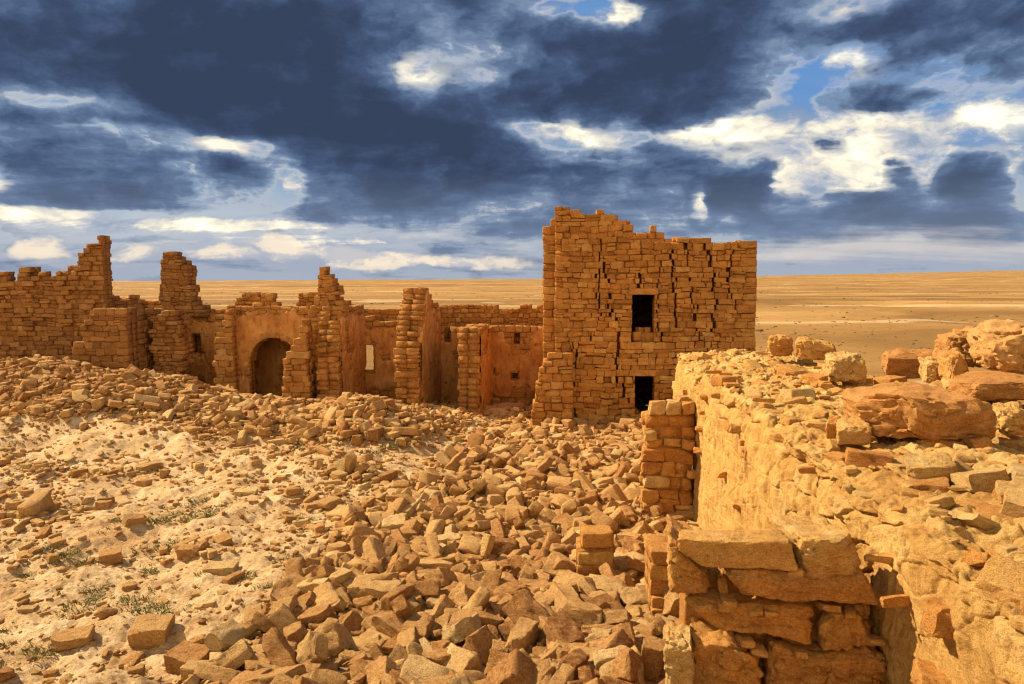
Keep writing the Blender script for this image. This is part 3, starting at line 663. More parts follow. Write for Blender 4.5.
# chips wedged in the joints
cp = [(735, 570), (728, 600), (752, 609), (770, 611), (835, 613), (850, 612), (758, 650), (800, 652), (795, 570), (812, 574), (880, 600), (700, 604), (724, 604), (828, 606), (873, 640), (745, 640)]
C = [at_y(a, b, PY - .02 + .12) for a, b in cp]; Hd = [[random.uniform(.05, .11), .12, random.uniform(.025, .05)] for _ in cp]
V, F = rocks(C, Hd, rotm(RNG.uniform(-.3, .3, len(cp)), RNG.uniform(0, .2, len(cp)), RNG.uniform(0, 6, len(cp))), T5, cuts=4, seed=33, rough=.1); mk('wedge_stones', V, F, M_NEAR, np.full(V.size // 3, .5), pier)['kind'] = 'stuff'

corner_stone('stone_slab', [(677, 540), (794, 542), (800, 572), (680, 567)], PY - .04, .42, 'long pale topped slab laid on the left of the nearest pier', 'stone slab', 401, .62, skew=(.03, .0), fine=.12, cuts=4)
corner_stone('stone_block', [(800, 540), (864, 540), (875, 576), (810, 583)], PY - .02, .85, 'chunky pale angular block on the right of the nearest pier', 'stone block', 402, .7, skew=(-.2, .02), fine=.13)
corner_stone('stone_block', [(852, 522), (884, 508), (886, 536), (862, 545)], PY + 1.0, .5, 'small pointed block wedged between the pier top and the long wall', 'stone block', 403, .7, skew=(-.1, .05))
# boulders on the long wall
def on_top(px0, py0, px1, py1, dropb, depth, name, label, cat, seed, tint, tl=0, tr=0, mat=None, **k):
    p = at_drop((px0 + px1) / 2, py1, dropb); Y = p[1]
    return corner_stone(name, [(px0, py0 + tl), (px1, py0 + tr), (px1, py1), (px0, py1)], Y, depth, label, cat, seed, tint, mat=mat, **k)
M_B = stone('boulder_stone', [(.44, .18, .048), (.58, .265, .072), (.70, .36, .11), (.78, .48, .19)], (.24, .09, .026), bscale=1.5, pits=.8)
on_top(884, 386, 1014, 449, 2.62, 1.5, 'boulder', 'big rounded brown boulder lying on top of the long wall', 'boulder', 501, .3, tl=8, tr=12, mat=M_B, cuts=8, fine=.14, skew=(-.3, .0), ball=.6, rough=.12)
on_top(846, 409, 889, 432, 2.62, .5, 'stone_block', 'small dark squared block on the wall top left of the big brown boulder', 'stone block', 502, .15, mat=M_B, cuts=4, fine=.11, ball=.1, skew=(.1, .05))
on_top(888, 354, 943, 379, 2.62, .7, 'stone_block', 'flat topped grey brown block on the wall edge against the desert', 'stone block', 503, .2, mat=M_B, cuts=4, fine=.11, ball=.1)
on_top(966, 380, 1060, 404, 2.5, 1.2, 'stone_slab', 'thick reddish slab jutting under the boulders at the right edge', 'stone slab', 504, .25, mat=M_B, cuts=6, tl=4, fine=.14, ball=.25)
on_top(951, 330, 1000, 370, 2.2, 1.4, 'boulder', 'rough flat topped boulder perched beside the rounder one at right edge', 'boulder', 505, .35, mat=M_B, cuts=6, fine=.17, tl=8, ball=.45)
on_top(994, 322, 1060, 380, 2.15, 1.6, 'boulder', 'tall rounded orange boulder cut off by the right edge of the picture', 'boulder', 506, .75, mat=M_B, cuts=8, fine=.15, tl=10, ball=.6)
on_top(926, 362, 950, 386, 2.5, .7, 'stone_block', 'pale angular block leaning right of the flat topped grey brown block', 'stone block', 507, .8, ball=.35, fine=.16, cuts=6)
on_top(948, 356, 972, 388, 2.45, .9, 'stone_block', 'small block propping the perched boulders on their left side', 'stone block', 508, .5, ball=.35, fine=.16, cuts=6)
on_top(770, 338, 796, 358, 2.55, .8, 'stone_block', 'reddish block at the far outer edge of the wall top', 'stone block', 509, .4, ball=.35, fine=.16, cuts=6)
on_top(795, 340, 836, 362, 2.6, .8, 'stone_slab', 'long tilted slab at the outer wall edge with shade under it', 'stone slab', 510, .55, ball=.35, fine=.16, tl=-2, tr=6, cuts=6, skew=(.2, .1))
on_top(830, 358, 868, 386, 2.62, .9, 'stone_block', 'squat pale fluted block beyond the tilted slab on the wall top', 'stone block', 511, .8, ball=.35, fine=.16, cuts=6)
on_top(1004, 412, 1030, 440, 2.6, .6, 'stone_block', 'narrow upright stone right of the big brown boulder', 'stone block', 512, .7, ball=.35, fine=.16, cuts=6)
on_top(838, 428, 872, 446, 2.68, .45, 'stone_slab', 'low thin slab lying before the small dark squared block', 'stone slab', 513, .7, cuts=5)
on_top(946, 385, 975, 398, 2.6, .5, 'stone_block', 'small light wedge stone between the reddish slab and the big boulder', 'stone block', 514, .75, cuts=5)
on_top(826, 424, 842, 440, 2.66, .3, 'stone_block', 'reddish fist shaped stone near the middle of the wall top', 'stone block', 515, .3, cuts=5)
on_top(908, 466, 958, 482, 2.68, .4, 'stone_slab', 'pale flat slab on the wall top just below the big boulder', 'stone slab', 516, .8, cuts=5)
on_top(1000, 494, 1040, 508, 2.66, .3, 'stone_slab', 'thin flake of stone at the lower right of the wall top', 'stone slab', 517, .7, cuts=5)

# ---------------------------------------------------------------- loose stones on the wall top
def walltop_z(x, y):
    fi = np.clip(np.searchsorted(Ys, y), 0, nY - 1); j = 290 + np.clip(((x - LX) / (outerX(y) - LX) * 260).astype(int), 0, 259); return V1[fi, j, 2]
rg = np.random.default_rng(77)
n_ = 1150; yy = np.exp(rg.uniform(math.log(4.6), math.log(25.6), n_)); fx = rg.random(n_); xx = LX + .12 + (outerX(yy) - LX - .35) * fx
sz = rg.lognormal(math.log(.085), .6, n_).clip(.025, .36); fl = rg.uniform(.2, .5, n_)
Hd = np.stack([sz, sz * rg.uniform(.6, 1, n_), sz * fl], -1)
C = np.stack([xx, yy, walltop_z(xx, yy) + Hd[:, 2] * .35], -1)
Rm = rotm(rg.uniform(0, 6.28, n_), np.abs(rg.normal(0, .25, n_)), rg.uniform(0, 6.28, n_))
tt = np.clip(rg.normal(.6, .22, n_), 0, 1)
big = np.argsort(-(sz / yy))[:110]; small = np.setdiff1d(np.arange(n_), big)
V, F = rocks(C[small], Hd[small], Rm[small], T5, cuts=4, cutlo=.7, rough=.09, seed=80)
tag(mk('stone_chippings', V, F, M_NEAR, np.repeat(tt[small], V.shape[1])), 'small chips and flakes of stone scattered over the long wall top', 'chippings', kind='stuff')
Vb, Fb = rocks(C[big], Hd[big], Rm[big], T9, cuts=5, cutlo=.7, rough=.09, fine=.09, seed=81)
TF9 = template(T9)[1]
STONES = []
for k, i in enumerate(big):
    STONES.append(dict(V=Vb[k], F=TF9, c=C[i], h=Hd[i], t=tt[i], tilt=0, mat=M_NEAR, zone='top', name='loose_stone', group='loose stones on the long wall top'))

# bigger stones packed round the perched boulders on the outer side
rg = np.random.default_rng(178); n2_ = 75; yy = rg.uniform(8.5, 19, n2_); xx = rg.uniform(5.6, 9.2, n2_) ; xx = np.minimum(xx, outerX(yy) - .3)
sz = rg.lognormal(math.log(.2), .4, n2_).clip(.1, .42); Hd2 = np.stack([sz, sz * rg.uniform(.6, .95, n2_), sz * rg.uniform(.35, .65, n2_)], -1)
C2 = np.stack([xx, yy, walltop_z(xx, yy) + Hd2[:, 2] * .5], -1)
V2_, F2_ = rocks(C2, Hd2, rotm(rg.uniform(0, 6.28, n2_), np.abs(rg.normal(0, .3, n2_)), rg.uniform(0, 6.28, n2_)), T12, cuts=6, cutlo=.68, rough=.1, fine=.13, rnd=.2, seed=181)
_t12 = template(T12)[1]
for k in range(n2_):
    STONES.append(dict(V=V2_[k], F=_t12, c=C2[k], h=Hd2[k], t=float(np.clip(rg.normal(.5, .25), 0, 1)), tilt=0, mat=M_NEAR, zone='top', name='loose_stone', group='loose stones on the long wall top'))

# ---------------------------------------------------------------- courtyard rubble
def dens(px, py):
    """where the picture shows rubble (0..1)"""
    bd = np.interp(py, [395, 420, 445, 480, 520, 560, 600, 640, 684], [540, 505, 470, 400, 345, 320, 285, 235, 190])
    a = ss(-35, 35, px - bd)
    def bl(cx, cy, sx, sy, rot=0):
        dx, dy = px - cx, py - cy; return np.exp(-((dx * math.cos(rot) + dy * math.sin(rot)) / sx) ** 2 - ((-dx * math.sin(rot) + dy * math.cos(rot)) / sy) ** 2)
    b = 1.3 * bl(150, 390, 125, 22) + .9 * bl(60, 383, 80, 20) + bl(235, 415, 80, 24, .2) + .9 * bl(365, 400, 65, 20) + .7 * bl(370, 430, 75, 16) + .8 * bl(325, 400, 25, 12) + .6 * bl(440, 418, 45, 12)
    b = b + .4 * bl(120, 470, 90, 10) + .3 * bl(360, 520, 60, 25) + .35 * bl(190, 550, 50, 10) + .3 * bl(60, 510, 60, 14) + .55 * bl(360, 475, 50, 14)
    b = b + .22 * bl(20, 520, 40, 60) + .25 * bl(310, 500, 60, 20) + .9 * bl(10, 362, 60, 10) + .9 * bl(5, 395, 60, 22) + .1 * bl(10, 440, 50, 40) + 1. * bl(275, 402, 40, 8)
    path = bl(420, 470, 50, 16, -.45)
    return np.clip(np.maximum(a * (1 - .5 * path * (px < 470)), b) * (.82 + .18 * np.sin(px * .061 + 2) * np.sin(py * .13)) + .018, 0, 1)
def scatter(n, smin, smax, mean, sig, seed, pw=1.0, spacing=.8, ymin=7.2):
    rg = np.random.default_rng(seed)
    y = np.exp(rg.uniform(math.log(ymin), math.log(46), n * 6)) if pw else rg.uniform(ymin, 46, n * 6)
    y = np.sqrt(rg.uniform(ymin ** 2, 46 ** 2, n * 6)) if pw == 2 else y
    x = rg.uniform(-1.06, .42, n * 6) * y; ok = (x < LX - .15) & ~((y > 40.6) & (rg.random(n * 6) > .5)); x, y = x[ok], y[ok]
    z = ground(x, y); px, py = to_px(np.stack([x, y, z], -1)); d = dens(px, py); k = rg.random(len(x)) < d + (.10 if mean < .12 else 0)
    x, y, z, px, py, d = [a[k][:n] for a in (x, y, z, px, py, d)]
    s = rg.lognormal(math.log(mean), sig, len(x)).clip(smin, smax) * (.6 + .4 * ss(.1, .5, d))
    if spacing:
        o = np.argsort(-s); cell = {}; keep = []; cs = .5
        for i in o:
            cx, cy = int(x[i] // cs), int(y[i] // cs); bad = False
            for a in (-1, 0, 1):
                for b in (-1, 0, 1):
                    for j in cell.get((cx + a, cy + b), ()):
                        if (x[i] - x[j]) ** 2 + (y[i] - y[j]) ** 2 < (spacing * (s[i] + s[j])) ** 2: bad = True; break
                    if bad: break
                if bad: break
            if not bad: keep.append(i); cell.setdefault((cx, cy), []).append(i)
        k = np.array(keep); x, y, z, px, py, s, d = [a[k] for a in (x, y, z, px, py, s, d)]
    return x, y, z, px, py, s, d
PXC = []
def build(n, smin, smax, mean, sig, seed, pw, spacing, lift, T, cuts=3, keep_top=0, tiltp=.45):
    x, y, z, px, py, s, d = scatter(n, smin, smax, mean, sig, seed, pw, spacing); N = len(x); rg = np.random.default_rng(seed + 1)
    Hd = np.stack([s, s * rg.uniform(.45, .8, N), s * rg.uniform(.35, .62, N)], -1)
    long = rg.random(N) < .18; Hd[long, 0] *= 1.35; Hd[long, 1] *= .8
    tl = np.where(rg.random(N) < tiltp, rg.uniform(.25, 1.05, N), np.abs(rg.normal(0, .14, N))) * np.where(d > .35, 1, .35)
    R = rotm(rg.uniform(0, 6.28, N), tl, rg.uniform(0, 6.28, N))
    lo = Hd[:, 2] * (.35 + .4 * rg.random(N)) + np.sin(tl) * Hd[:, 0] * .3 + lift * rg.random(N) * (d > .4)
    C = np.stack([x, y, z + lo], -1); t = np.clip(rg.normal(.5, .27, N) + .10 * (px < 450) * (py < 560) * (py > 440) - .08 * (px > 480) * (py > 540) - .1 * (py < 400) * (px < 300), 0, 1)
    return dict(C=C, Hd=Hd, R=R, t=t, s=s, px=px, py=py, tl=tl, d=d, N=N)
A = build(13000, .07, .42, .155, .48, 101, 2, .60, .08, T5)
A2 = build(6500, .11, .36, .175, .32, 131, 1, .64, .26, T5, tiltp=.7)
m2 = A2['d'] > .5
B = build(20000, .05, .2, .10, .38, 111, 2, .5, .12, T3)
B2 = build(22000, .018, .12, .05, .4, 121, 1, .5, .1, T3)
for k in ('C', 'Hd', 'R', 't', 's', 'px', 'py', 'tl', 'd'): A[k] = np.concatenate([A[k], A2[k][m2]])
A['N'] = len(A['s'])
A['N'] and None
vis = (A['px'] > -10) & (A['px'] < 690) & (A['py'] < 700)
score = np.where(vis, A['s'] / A['C'][:, 1], 0)
big = np.argsort(-score)[:215]; rest = np.setdiff1d(np.arange(A['N']), big)
near = rest[A['C'][rest, 1] < 15]; farr = rest[A['C'][rest, 1] >= 15]
V, F = rocks(A['C'][near], A['Hd'][near], A['R'][near], T9, cuts=6, cutlo=.68, cuthi=1.1, rnd=.2, rough=.09, fine=.11, seed=140)
V2, F2 = rocks(A['C'][farr], A['Hd'][farr], A['R'][farr], T5, cuts=4, cutlo=.75, cuthi=1.1, rnd=.2, rough=.11, seed=141)
Vs = [V.reshape(-1, 3), V2.reshape(-1, 3)]; Fs = [F, F2 + len(Vs[0])]; Ts = [np.repeat(A['t'][near], V.shape[1]), np.repeat(A['t'][farr], V2.shape[1])]
tag(mk('rubble', np.concatenate(Vs), np.concatenate(Fs), M_RUB, np.concatenate(Ts)), 'dense heaps of fallen tan building blocks filling the courtyard', 'rubble', kind='stuff')
for q, nm in ((B, 'rubble_fragments'), (B2, 'gravel')):
    V, F = rocks(q['C'], q['Hd'], q['R'], T3, cuts=3, cutlo=.72, cuthi=1.1, rnd=.2, rough=.1, seed=150)
    tag(mk(nm, V, F, M_RUB, np.repeat(q['t'], V.shape[1])), {'rubble_fragments': 'broken stone fragments between the larger fallen blocks', 'gravel': 'fine gravel and chips strewn over the pale courtyard soil'}[nm], 'gravel', kind='stuff')
Vb, Fb = rocks(A['C'][big], A['Hd'][big], A['R'][big], T12, cuts=6, cutlo=.70, cuthi=1.12, rnd=.18, rough=.09, fine=.13, seed=160)
TF16 = template(T12)[1]
for k, i in enumerate(big):
    STONES.append(dict(V=Vb[k], F=TF16, c=A['C'][i], h=A['Hd'][i], t=A['t'][i], tilt=A['tl'][i], mat=M_RUB, zone='court', name='fallen_block', group='fallen blocks in the courtyard rubble'))
# stones set down where the photograph shows its most striking ones
HB = [  # px, py(centre), half sizes, yaw, tilt, tilt axis, tint, label
    (497, 662, (.17, .2, .42), .1, .2, 1.3, .45, 'tall upright orange block in the near rubble, beside the red brown rounded one'),
    (500, 634, (.36, .2, .2), .45, .35, 1.6, .30, 'reddish block with rounded end leaning over two others in the near rubble'),
    (501, 658, (.24, .22, .22), .2, .1, 0, .15, 'dark brown cubical block directly under the reddish leaning one'),
    (424, 656, (.25, .24, .24), .3, .05, 0, .55, 'clean cube of orange stone at the bottom middle'),
    (361, 650, (.46, .22, .2), -.5, .15, 1.2, .6, 'broad tan block sloping left of the clean orange cube'),
    (478, 596, (.62, .2, .18), .6, .5, 2.0, .6, 'long prism shaped block rising to the right in mid rubble'),
    (470, 617, (.75, .18, .16), .7, .35, 1.7, .55, 'long narrow block sloping below the prism shaped one'),
    (640, 566, (.58, .36, .3), .4, .25, 1.8, .85, 'big smooth pale boulder left of the nearest pier'),
    (636, 603, (.5, .3, .2), .2, .15, .5, .8, 'broad pale slab below the big smooth boulder'),
    (632, 627, (.5, .3, .2), -.3, .15, .5, .35, 'flat topped brown block below the broad pale slab'),
    (650, 668, (.2, .25, .5), -.2, .18, 2.0, .3, 'tall brown slab standing on end by the pier foot'),
    (596, 672, (.75, .26, .2), .75, .3, 1.7, .6, 'long beam shaped block rising right at the bottom edge'),
    (541, 612, (.42, .26, .2), .5, .3, 1.8, .75, 'pale tilted block in mid rubble right of the reddish one'),
    (545, 662, (.27, .24, .22), .1, .1, .5, .2, 'red brown squared block near the bottom, right of the upright one'),
    (560, 632, (.5, .32, .24), .3, .3, 1.6, .4, 'rough layered brown block above the red brown squared one'),
    (320, 620, (.4, .24, .2), .5, .3, .6, .5, 'tan block at the left margin of the near rubble'),
    (388, 610, (.4, .2, .16), .5, .25, 1.4, .7, 'pale slanting slab near the shrubby hollow'),
    (578, 538, (.34, .26, .3), .2, .3, .3, .8, 'large pale rounded block at the centre of the rubble slope'),
    (556, 440, (.45, .35, .3), .1, .05, 0, .9, 'pale cubic block at the foot of the tall tower'),
    (556, 428, (.45, .35, .25), .0, .05, 0, .8, 'flat block capping the pale cube below the tower buttress'),
    (246, 493, (.42, .2, .12), .1, .05, 0, 1.0, 'smooth pale block lying alone on the bare soil'),
    (221, 568, (.42, .25, .1), .1, .05, 0, 1.0, 'flat white slab lying on bare soil at left'),
    (111, 558, (.3, .22, .22), .6, .1, 0, .35, 'orange cube shaped block in the row at left'),
    (190, 552, (.3, .2, .18), .1, .1, 0, .35, 'orange brown block at the right end of the row'),
    (135, 520, (.34, .15, .16), .9, .35, 1.2, .5, 'slanting tan block among weeds at left'),
    (28, 609, (.2, .12, .06), .2, .05, 0, 1.0, 'small white stone at the lower left'),
    (152, 632, (.4, .3, .25), .2, .15, .5, .55, 'split pale block near the lower left'),
    (190, 662, (.36, .28, .24), -.2, .15, .5, .25, 'reddish lump of stone at the bottom left of the rubble'),
    (72, 640, (.4, .25, .15), .4, .1, 0, .5, 'low tan stone near the lower left corner'),
    (688, 400, (.2, .18, .24), .2, .05, 0, .6, 'single block standing on the narrow orange stub wall'),
    (40, 364, (1.2, .3, .22), -.4, .15, 1.5, .45, 'long fallen beam at the far left below the dark ruin'),
]
for k, (px, py, h, yw, tl, ta, t, lab) in enumerate(HB):
    h = tuple(a * (.74 if py > 520 and px > 300 else .85) for a in h)
    g = None
    v = ray(px, py)
    ts = np.linspace(5, 60, 1100); P = np.stack([v[0] * ts, v[1] * ts, E + v[2] * ts], -1); P = P * 1.0
    gz = ground(P[:, 0], P[:, 1]) + h[2] * .75; hit = np.argmax(P[:, 2] < gz); c = P[hit] if P[:, 2].min() < 5 else P[0]
    if 'stub wall' in lab: c = at_y(px - 3, py, 21.4) + np.array([-.1, 0, -.08])
    # clear of the scattered stones
    Rm_ = rotm(np.array([yw]), np.array([tl]), np.array([ta]))
    V, F = rocks([c], [h], Rm_, T16, cuts=4, cutlo=.8, cuthi=1.15, rnd=.10, rough=.05, fine=.07, seed=900 + k)
    V = V[0]; org = (c[0], c[1], V[:, 2].min()); tv = np.clip(t + .12 * fbm((V - c) * 2, 3), 0, 1)
    tag(mk('fallen_block', V, F, M_RUB, tv, origin=org, sharp=.65), lab, 'stone block', 'fallen blocks in the courtyard rubble')

# loose stones as objects, each described by how it looks and where it lies
def zone(px, py, z):
    if z == 'top':
        return ('on the far part of the wall top' if py < 372 else 'on the wall top near the tilted slab' if py < 400 and px < 880 else 'on the wall top beside the perched boulders' if py < 400 else 'on the wall top by the dark block' if py < 440 and px < 900 else
                'on the wall top before the big boulder' if py < 475 else 'on the near wall top at right' if px > 940 else 'on the inner edge of the wall top')
    if py < 440: return 'in the heap under the ruined rooms' if px < 300 else 'in the heap before the cross walls' if px < 480 else 'in the heap at the tower foot'
    if py < 500: return 'on the soil at mid left' if px < 300 else 'by the bare path' if px < 480 else 'on the slope below the tower'
    if py < 560: return 'on the bare soil at left' if px < 280 else 'at the middle of the rubble' if px < 500 else 'near the half buried walls'
    if py < 620: return 'on the soil at lower left' if px < 280 else 'left of the long prism block' if px < 460 else 'left of the nearest pier' if px > 570 else 'in the lower middle rubble'
    return 'at the bottom left' if px < 280 else 'at the bottom left of the rubble' if px < 400 else 'at the bottom centre of the rubble' if px < 540 else 'at the bottom by the pier foot'
lab = []
for s in STONES:
    px, py = to_px(s['c']); h = s['h']; s['px'] = float(px); s['py'] = float(py); m = max(h)
    size = ('small ' if m < .2 else 'mid sized ' if m < .36 else 'large ') if s['zone'] == 'court' else ('small ' if m < .1 else 'mid sized ' if m < .17 else 'large ')
    colr = 'brown ' if s['t'] < .3 else 'tan ' if s['t'] < .55 else 'pale ' if s['t'] < .8 else 'cream '
    shp = 'elongated block ' if h[0] / h[1] > 1.9 else 'flat slab ' if h[2] / h[0] < .42 else 'squarish block ' if h[1] / h[0] > .68 else 'oblong block '
    tlt = 'lying flat ' if s['tilt'] < .2 else 'tilted ' if s['tilt'] < .6 else 'steeply tipped '
    if s['zone'] == 'top': shp = shp.replace('block', 'stone'); tlt = ''
    s['lab'] = size + colr + shp + tlt + zone(px, py, s['zone'])
from collections import defaultdict
dd = defaultdict(list)
for s in STONES: dd[s['lab']].append(s)
ORD = ['first', 'second', 'third', 'fourth', 'fifth', 'sixth', 'seventh', 'eighth', 'ninth', 'tenth']
for l, ls in dd.items():
    if len(ls) > 1:
        for k, s in enumerate(sorted(ls, key=lambda q: q['px'])): s['lab'] = l + ', ' + ORD[min(k, 9)] + ' rightward'
for s in STONES:
    c = s['c']; V = s['V']; org = (c[0], c[1], V[:, 2].min()); tv = np.clip(s['t'] + .15 * fbm((V - c) * 2.2 + c, 3), 0, 1)
    tag(mk(s['name'], V, s['F'], s['mat'], tv, origin=org, sharp=.65), s['lab'], 'loose stone' if s['zone'] == 'top' else 'stone block', s['group'])

# low scrub and stones dotted over the plain
rg = np.random.default_rng(31); n_ = 9000; yy = np.exp(rg.uniform(math.log(55), math.log(900), n_)); xx = rg.uniform(-.9, .85, n_) * yy
k = (fbm(np.stack([xx / 60, yy / 60, xx * 0], -1), 3) + .25 * rg.normal(size=n_)) > .05; xx, yy = xx[k], yy[k]; n_ = len(xx)
rad = np.hypot(xx, yy); zz = np.zeros(n_); Pq = np.stack([xx, yy, xx * 0], -1)
zz = fbm(Pq / 700, 4) * 6 * ss(150, 1500, rad) + fbm(Pq / 90, 3) * 1.5 * ss(40, 200, rad) - .3 * ss(60, 300, rad)
sz = rg.lognormal(math.log(.10), .5, n_).clip(.05, .45) * (1 + rad / 500)
V, F = rocks(np.stack([xx, yy, zz], -1), np.stack([sz * 1.3, sz, sz * .55], -1), rotm(rg.uniform(0, 6, n_), np.zeros(n_), np.zeros(n_)), T2, cuts=3, rough=.2, rnd=.6, seed=32)
M_SCR = stone('scrub_clump', [(.16, .11, .042), (.24, .155, .058), (.34, .22, .09)], (.09, .065, .025))
tag(mk('desert_scrub', V, F, M_SCR, np.repeat(rg.random(n_), V.shape[1])), 'low dark scrub and stones dotted over the desert plain', 'scrub', kind='stuff')

# ---------------------------------------------------------------- weeds
def tuft(n, r, h, seed):
    rg = np.random.default_rng(seed); V = []; F = []; T = []
    for k in range(n):
        a = rg.uniform(0, 6.28); d = r * math.sqrt(rg.random()); b = np.array([math.cos(a) * d, math.sin(a) * d, 0]); lean = rg.normal(0, .5, 2) + b[:2] / r * .5
        hh = h * rg.uniform(.4, 1); w = rg.uniform(.006, .014); yw = rg.uniform(0, 6.28); s = np.array([math.cos(yw), math.sin(yw), 0]) * w
        m = b + np.array([lean[0] * .35 * hh, lean[1] * .35 * hh, hh * .55]); t = b + np.array([lean[0] * hh, lean[1] * hh, hh * .85]); i = len(V)
        V += [b - s, b + s, m + s, m - s, t + s * .2, t - s * .2]; F += [[i, i + 1, i + 2, i + 3], [i + 3, i + 2, i + 4, i + 5]]; T += [rg.random()] * 6
    return np.array(V), np.array(F), np.array(T)
spots = [(190, 520), (175, 455 + 60), (205, 516), (150, 548), (185, 507), (215, 512), (70, 552), (60, 560), (88, 565), (95, 590), (50, 548), (45, 650), (130, 608), (150, 615), (330, 448), (345, 440), (320, 452), (372, 452), (388, 446),
         (145, 574), (160, 522), (200, 500), (305, 520), (282, 560), (240, 455), (455, 445), (460, 420), (120, 520), (30, 575), (100, 600), (265, 590), (240, 580), (350, 590), (300, 445), (418, 590), (560, 500), (80, 610), (310, 435), (365, 438), (180, 545)]
rg = np.random.default_rng(5); first = {}
WZ = lambda px, py: 'under the ruined rooms' if py < 470 and px < 300 else 'before the cross walls' if py < 470 else 'in the rubble' if px > 260 else 'on the soil at left' if py < 560 else 'on the soil at lower left'
wl = []
for k, (px, py) in enumerate(spots):
    v = ray(px, py); ts = np.linspace(6, 60, 1400); P = np.stack([v[0] * ts, v[1] * ts, E + v[2] * ts], -1); gz = ground(P[:, 0], P[:, 1]); i = int(np.argmax(P[:, 2] < gz)); wl.append((px, py, (P[i, 0], P[i, 1], float(gz[i]) - .01)))
wl.sort(key=lambda a: (WZ(a[0], a[1]), a[0])); cnt = defaultdict(int)
for k, (px, py, c) in enumerate(wl):
    kd = k % 4
    if kd not in first:
        o = mk('weed_tuft', *tuft(150, .26 + .05 * kd, .2, 50 + kd)[:2], M_WEED, tuft(150, .26 + .05 * kd, .2, 50 + kd)[2]); first[kd] = o
    else: o = first[kd].copy(); COL.objects.link(o)
    o.location = c; o.rotation_euler = (0, 0, rg.uniform(0, 6.28)); s = rg.uniform(.7, 1.25); o.scale = (s * 1.0, s * 1.0, s * .62)
    zn = WZ(px, py); cnt[zn] += 1; ordn = ORD + ['eleventh', 'twelfth', 'thirteenth', 'fourteenth', 'fifteenth', 'sixteenth', 'seventeenth', 'eighteenth', 'nineteenth', 'twentieth']
    tag(o, 'low olive green weed tuft ' + zn + ', ' + ordn[cnt[zn] - 1] + ' from left', 'weed', 'weed tufts in the courtyard')
# thin grass stuff
x, y, z, px, py, s, d = scatter(5000, .05, .1, .07, .2, 222, 1, 0)
gp = fbm(np.stack([x * .5, y * .5, x * 0 + 4], -1), 4) > .12; gp &= (px < 560)
x, y, z = x[gp], y[gp], z[gp]; tv, tf, tt_ = tuft(9, .07, .11, 9); n_ = len(x)
sc_ = np.random.default_rng(3).uniform(.6, 1.4, n_)
V = (tv[None] * sc_[:, None, None]) + np.stack([x, y, z], -1)[:, None, :]
F = (tf[None] + (np.arange(n_) * len(tv))[:, None, None]).reshape(-1, 4)
tag(mk('dry_grass', V, F, M_WEED, np.tile(tt_, n_)), 'sparse dry grass growing through soil and rubble', 'grass', kind='stuff')

# ---------------------------------------------------------------- sky and light
SUN_EL, SUN_AZ = math.radians(40), math.atan2(-.92, .30)     # azimuth from +Y towards +X
w = bpy.data.worlds.new('World'); SC.world = w; w.use_nodes = True; t = w.node_tree; t.nodes.clear()
out = t.nodes.new('ShaderNodeOutputWorld'); bg = t.nodes.new('ShaderNodeBackground'); t.links.new(bg.outputs[0], out.inputs[0])
sky = N_(t, 'ShaderNodeTexSky', sky_type='NISHITA'); sky.sun_disc = False; sky.sun_elevation = SUN_EL; sky.sun_rotation = SUN_AZ; sky.air_density = 1.2; sky.dust_density = .6
SKYS = .07
d = N_(t, 'ShaderNodeTexCoord').outputs['Generated']
sx = N_(t, 'ShaderNodeSeparateXYZ'); t.links.new(d, sx.inputs[0])
az = math_(t, 'ARCTAN2', sx.outputs[0], sx.outputs[1]); el = math_(t, 'ARCSINE', sx.outputs[2])
cb = N_(t, 'ShaderNodeCombineXYZ'); t.links.new(az, cb.inputs[0]); t.links.new(el, cb.inputs[1]); A0 = cb.outputs[0]
def vm(op, a, b=None, c=None):
    n = N_(t, 'ShaderNodeVectorMath', operation=op)
    for i, v in enumerate((a, b, c)):
        if v is None: continue
        if isinstance(v, tuple): n.inputs[i].default_value = v
        else: t.links.new(v, n.inputs[i])
    return n.outputs['Value'] if op in ('DOT_PRODUCT', 'LENGTH') else n.outputs[0]
def ncol(vec, scale, detail, rough=.55):
    n = N_(t, 'ShaderNodeTexNoise'); n.inputs['Scale'].default_value = scale; n.inputs['Detail'].default_value = detail; n.inputs['Roughness'].default_value = rough
    t.links.new(vec, n.inputs['Vector']); return n.outputs['Color']
wc = vm('SUBTRACT', ncol(mapping(t, A0, (1, 1.7, 1)), 4.5, 5, .62), (.5, .5, .5))
A1 = vm('MULTIPLY_ADD', wc, (.20, .11, 0), A0)              # billowy warp of the cloud outlines
A2_ = vm('MULTIPLY_ADD', wc, (.13, .06, 0), A0)
def blobs(vec, lst):
    acc = None
    for i_, (px, py, rx, ry, wgt) in enumerate(lst):
        if i_ % 8 == 7:          # tiny dependency keeps the node evaluation sequential (small stack)
            q = N_(t, 'ShaderNodeVectorMath', operation='MULTIPLY_ADD'); t.links.new(acc, q.inputs[0]); q.inputs[1].default_value = (1e-6,) * 3; t.links.new(vec, q.inputs[2]); vec = q.outputs[0]
        a, e = angles(px, py); k = .47; sx_, sy_ = k * 700 / rx * (1 + ((px - 512) / 700) ** 2) ** .5, k * 700 / ry
        n = N_(t, 'ShaderNodeTexGradient', gradient_type='QUADRATIC_SPHERE'); t.links.new(vm('MULTIPLY_ADD', vec, (sx_, sy_, 0), (-a * sx_, -e * sy_, 0)), n.inputs[0])
        acc = math_(t, 'MULTIPLY_ADD', n.outputs[1], wgt * 1.35, acc if acc is not None else 0.0)
    return acc
elp = lambda py: angles(512, py)[1]
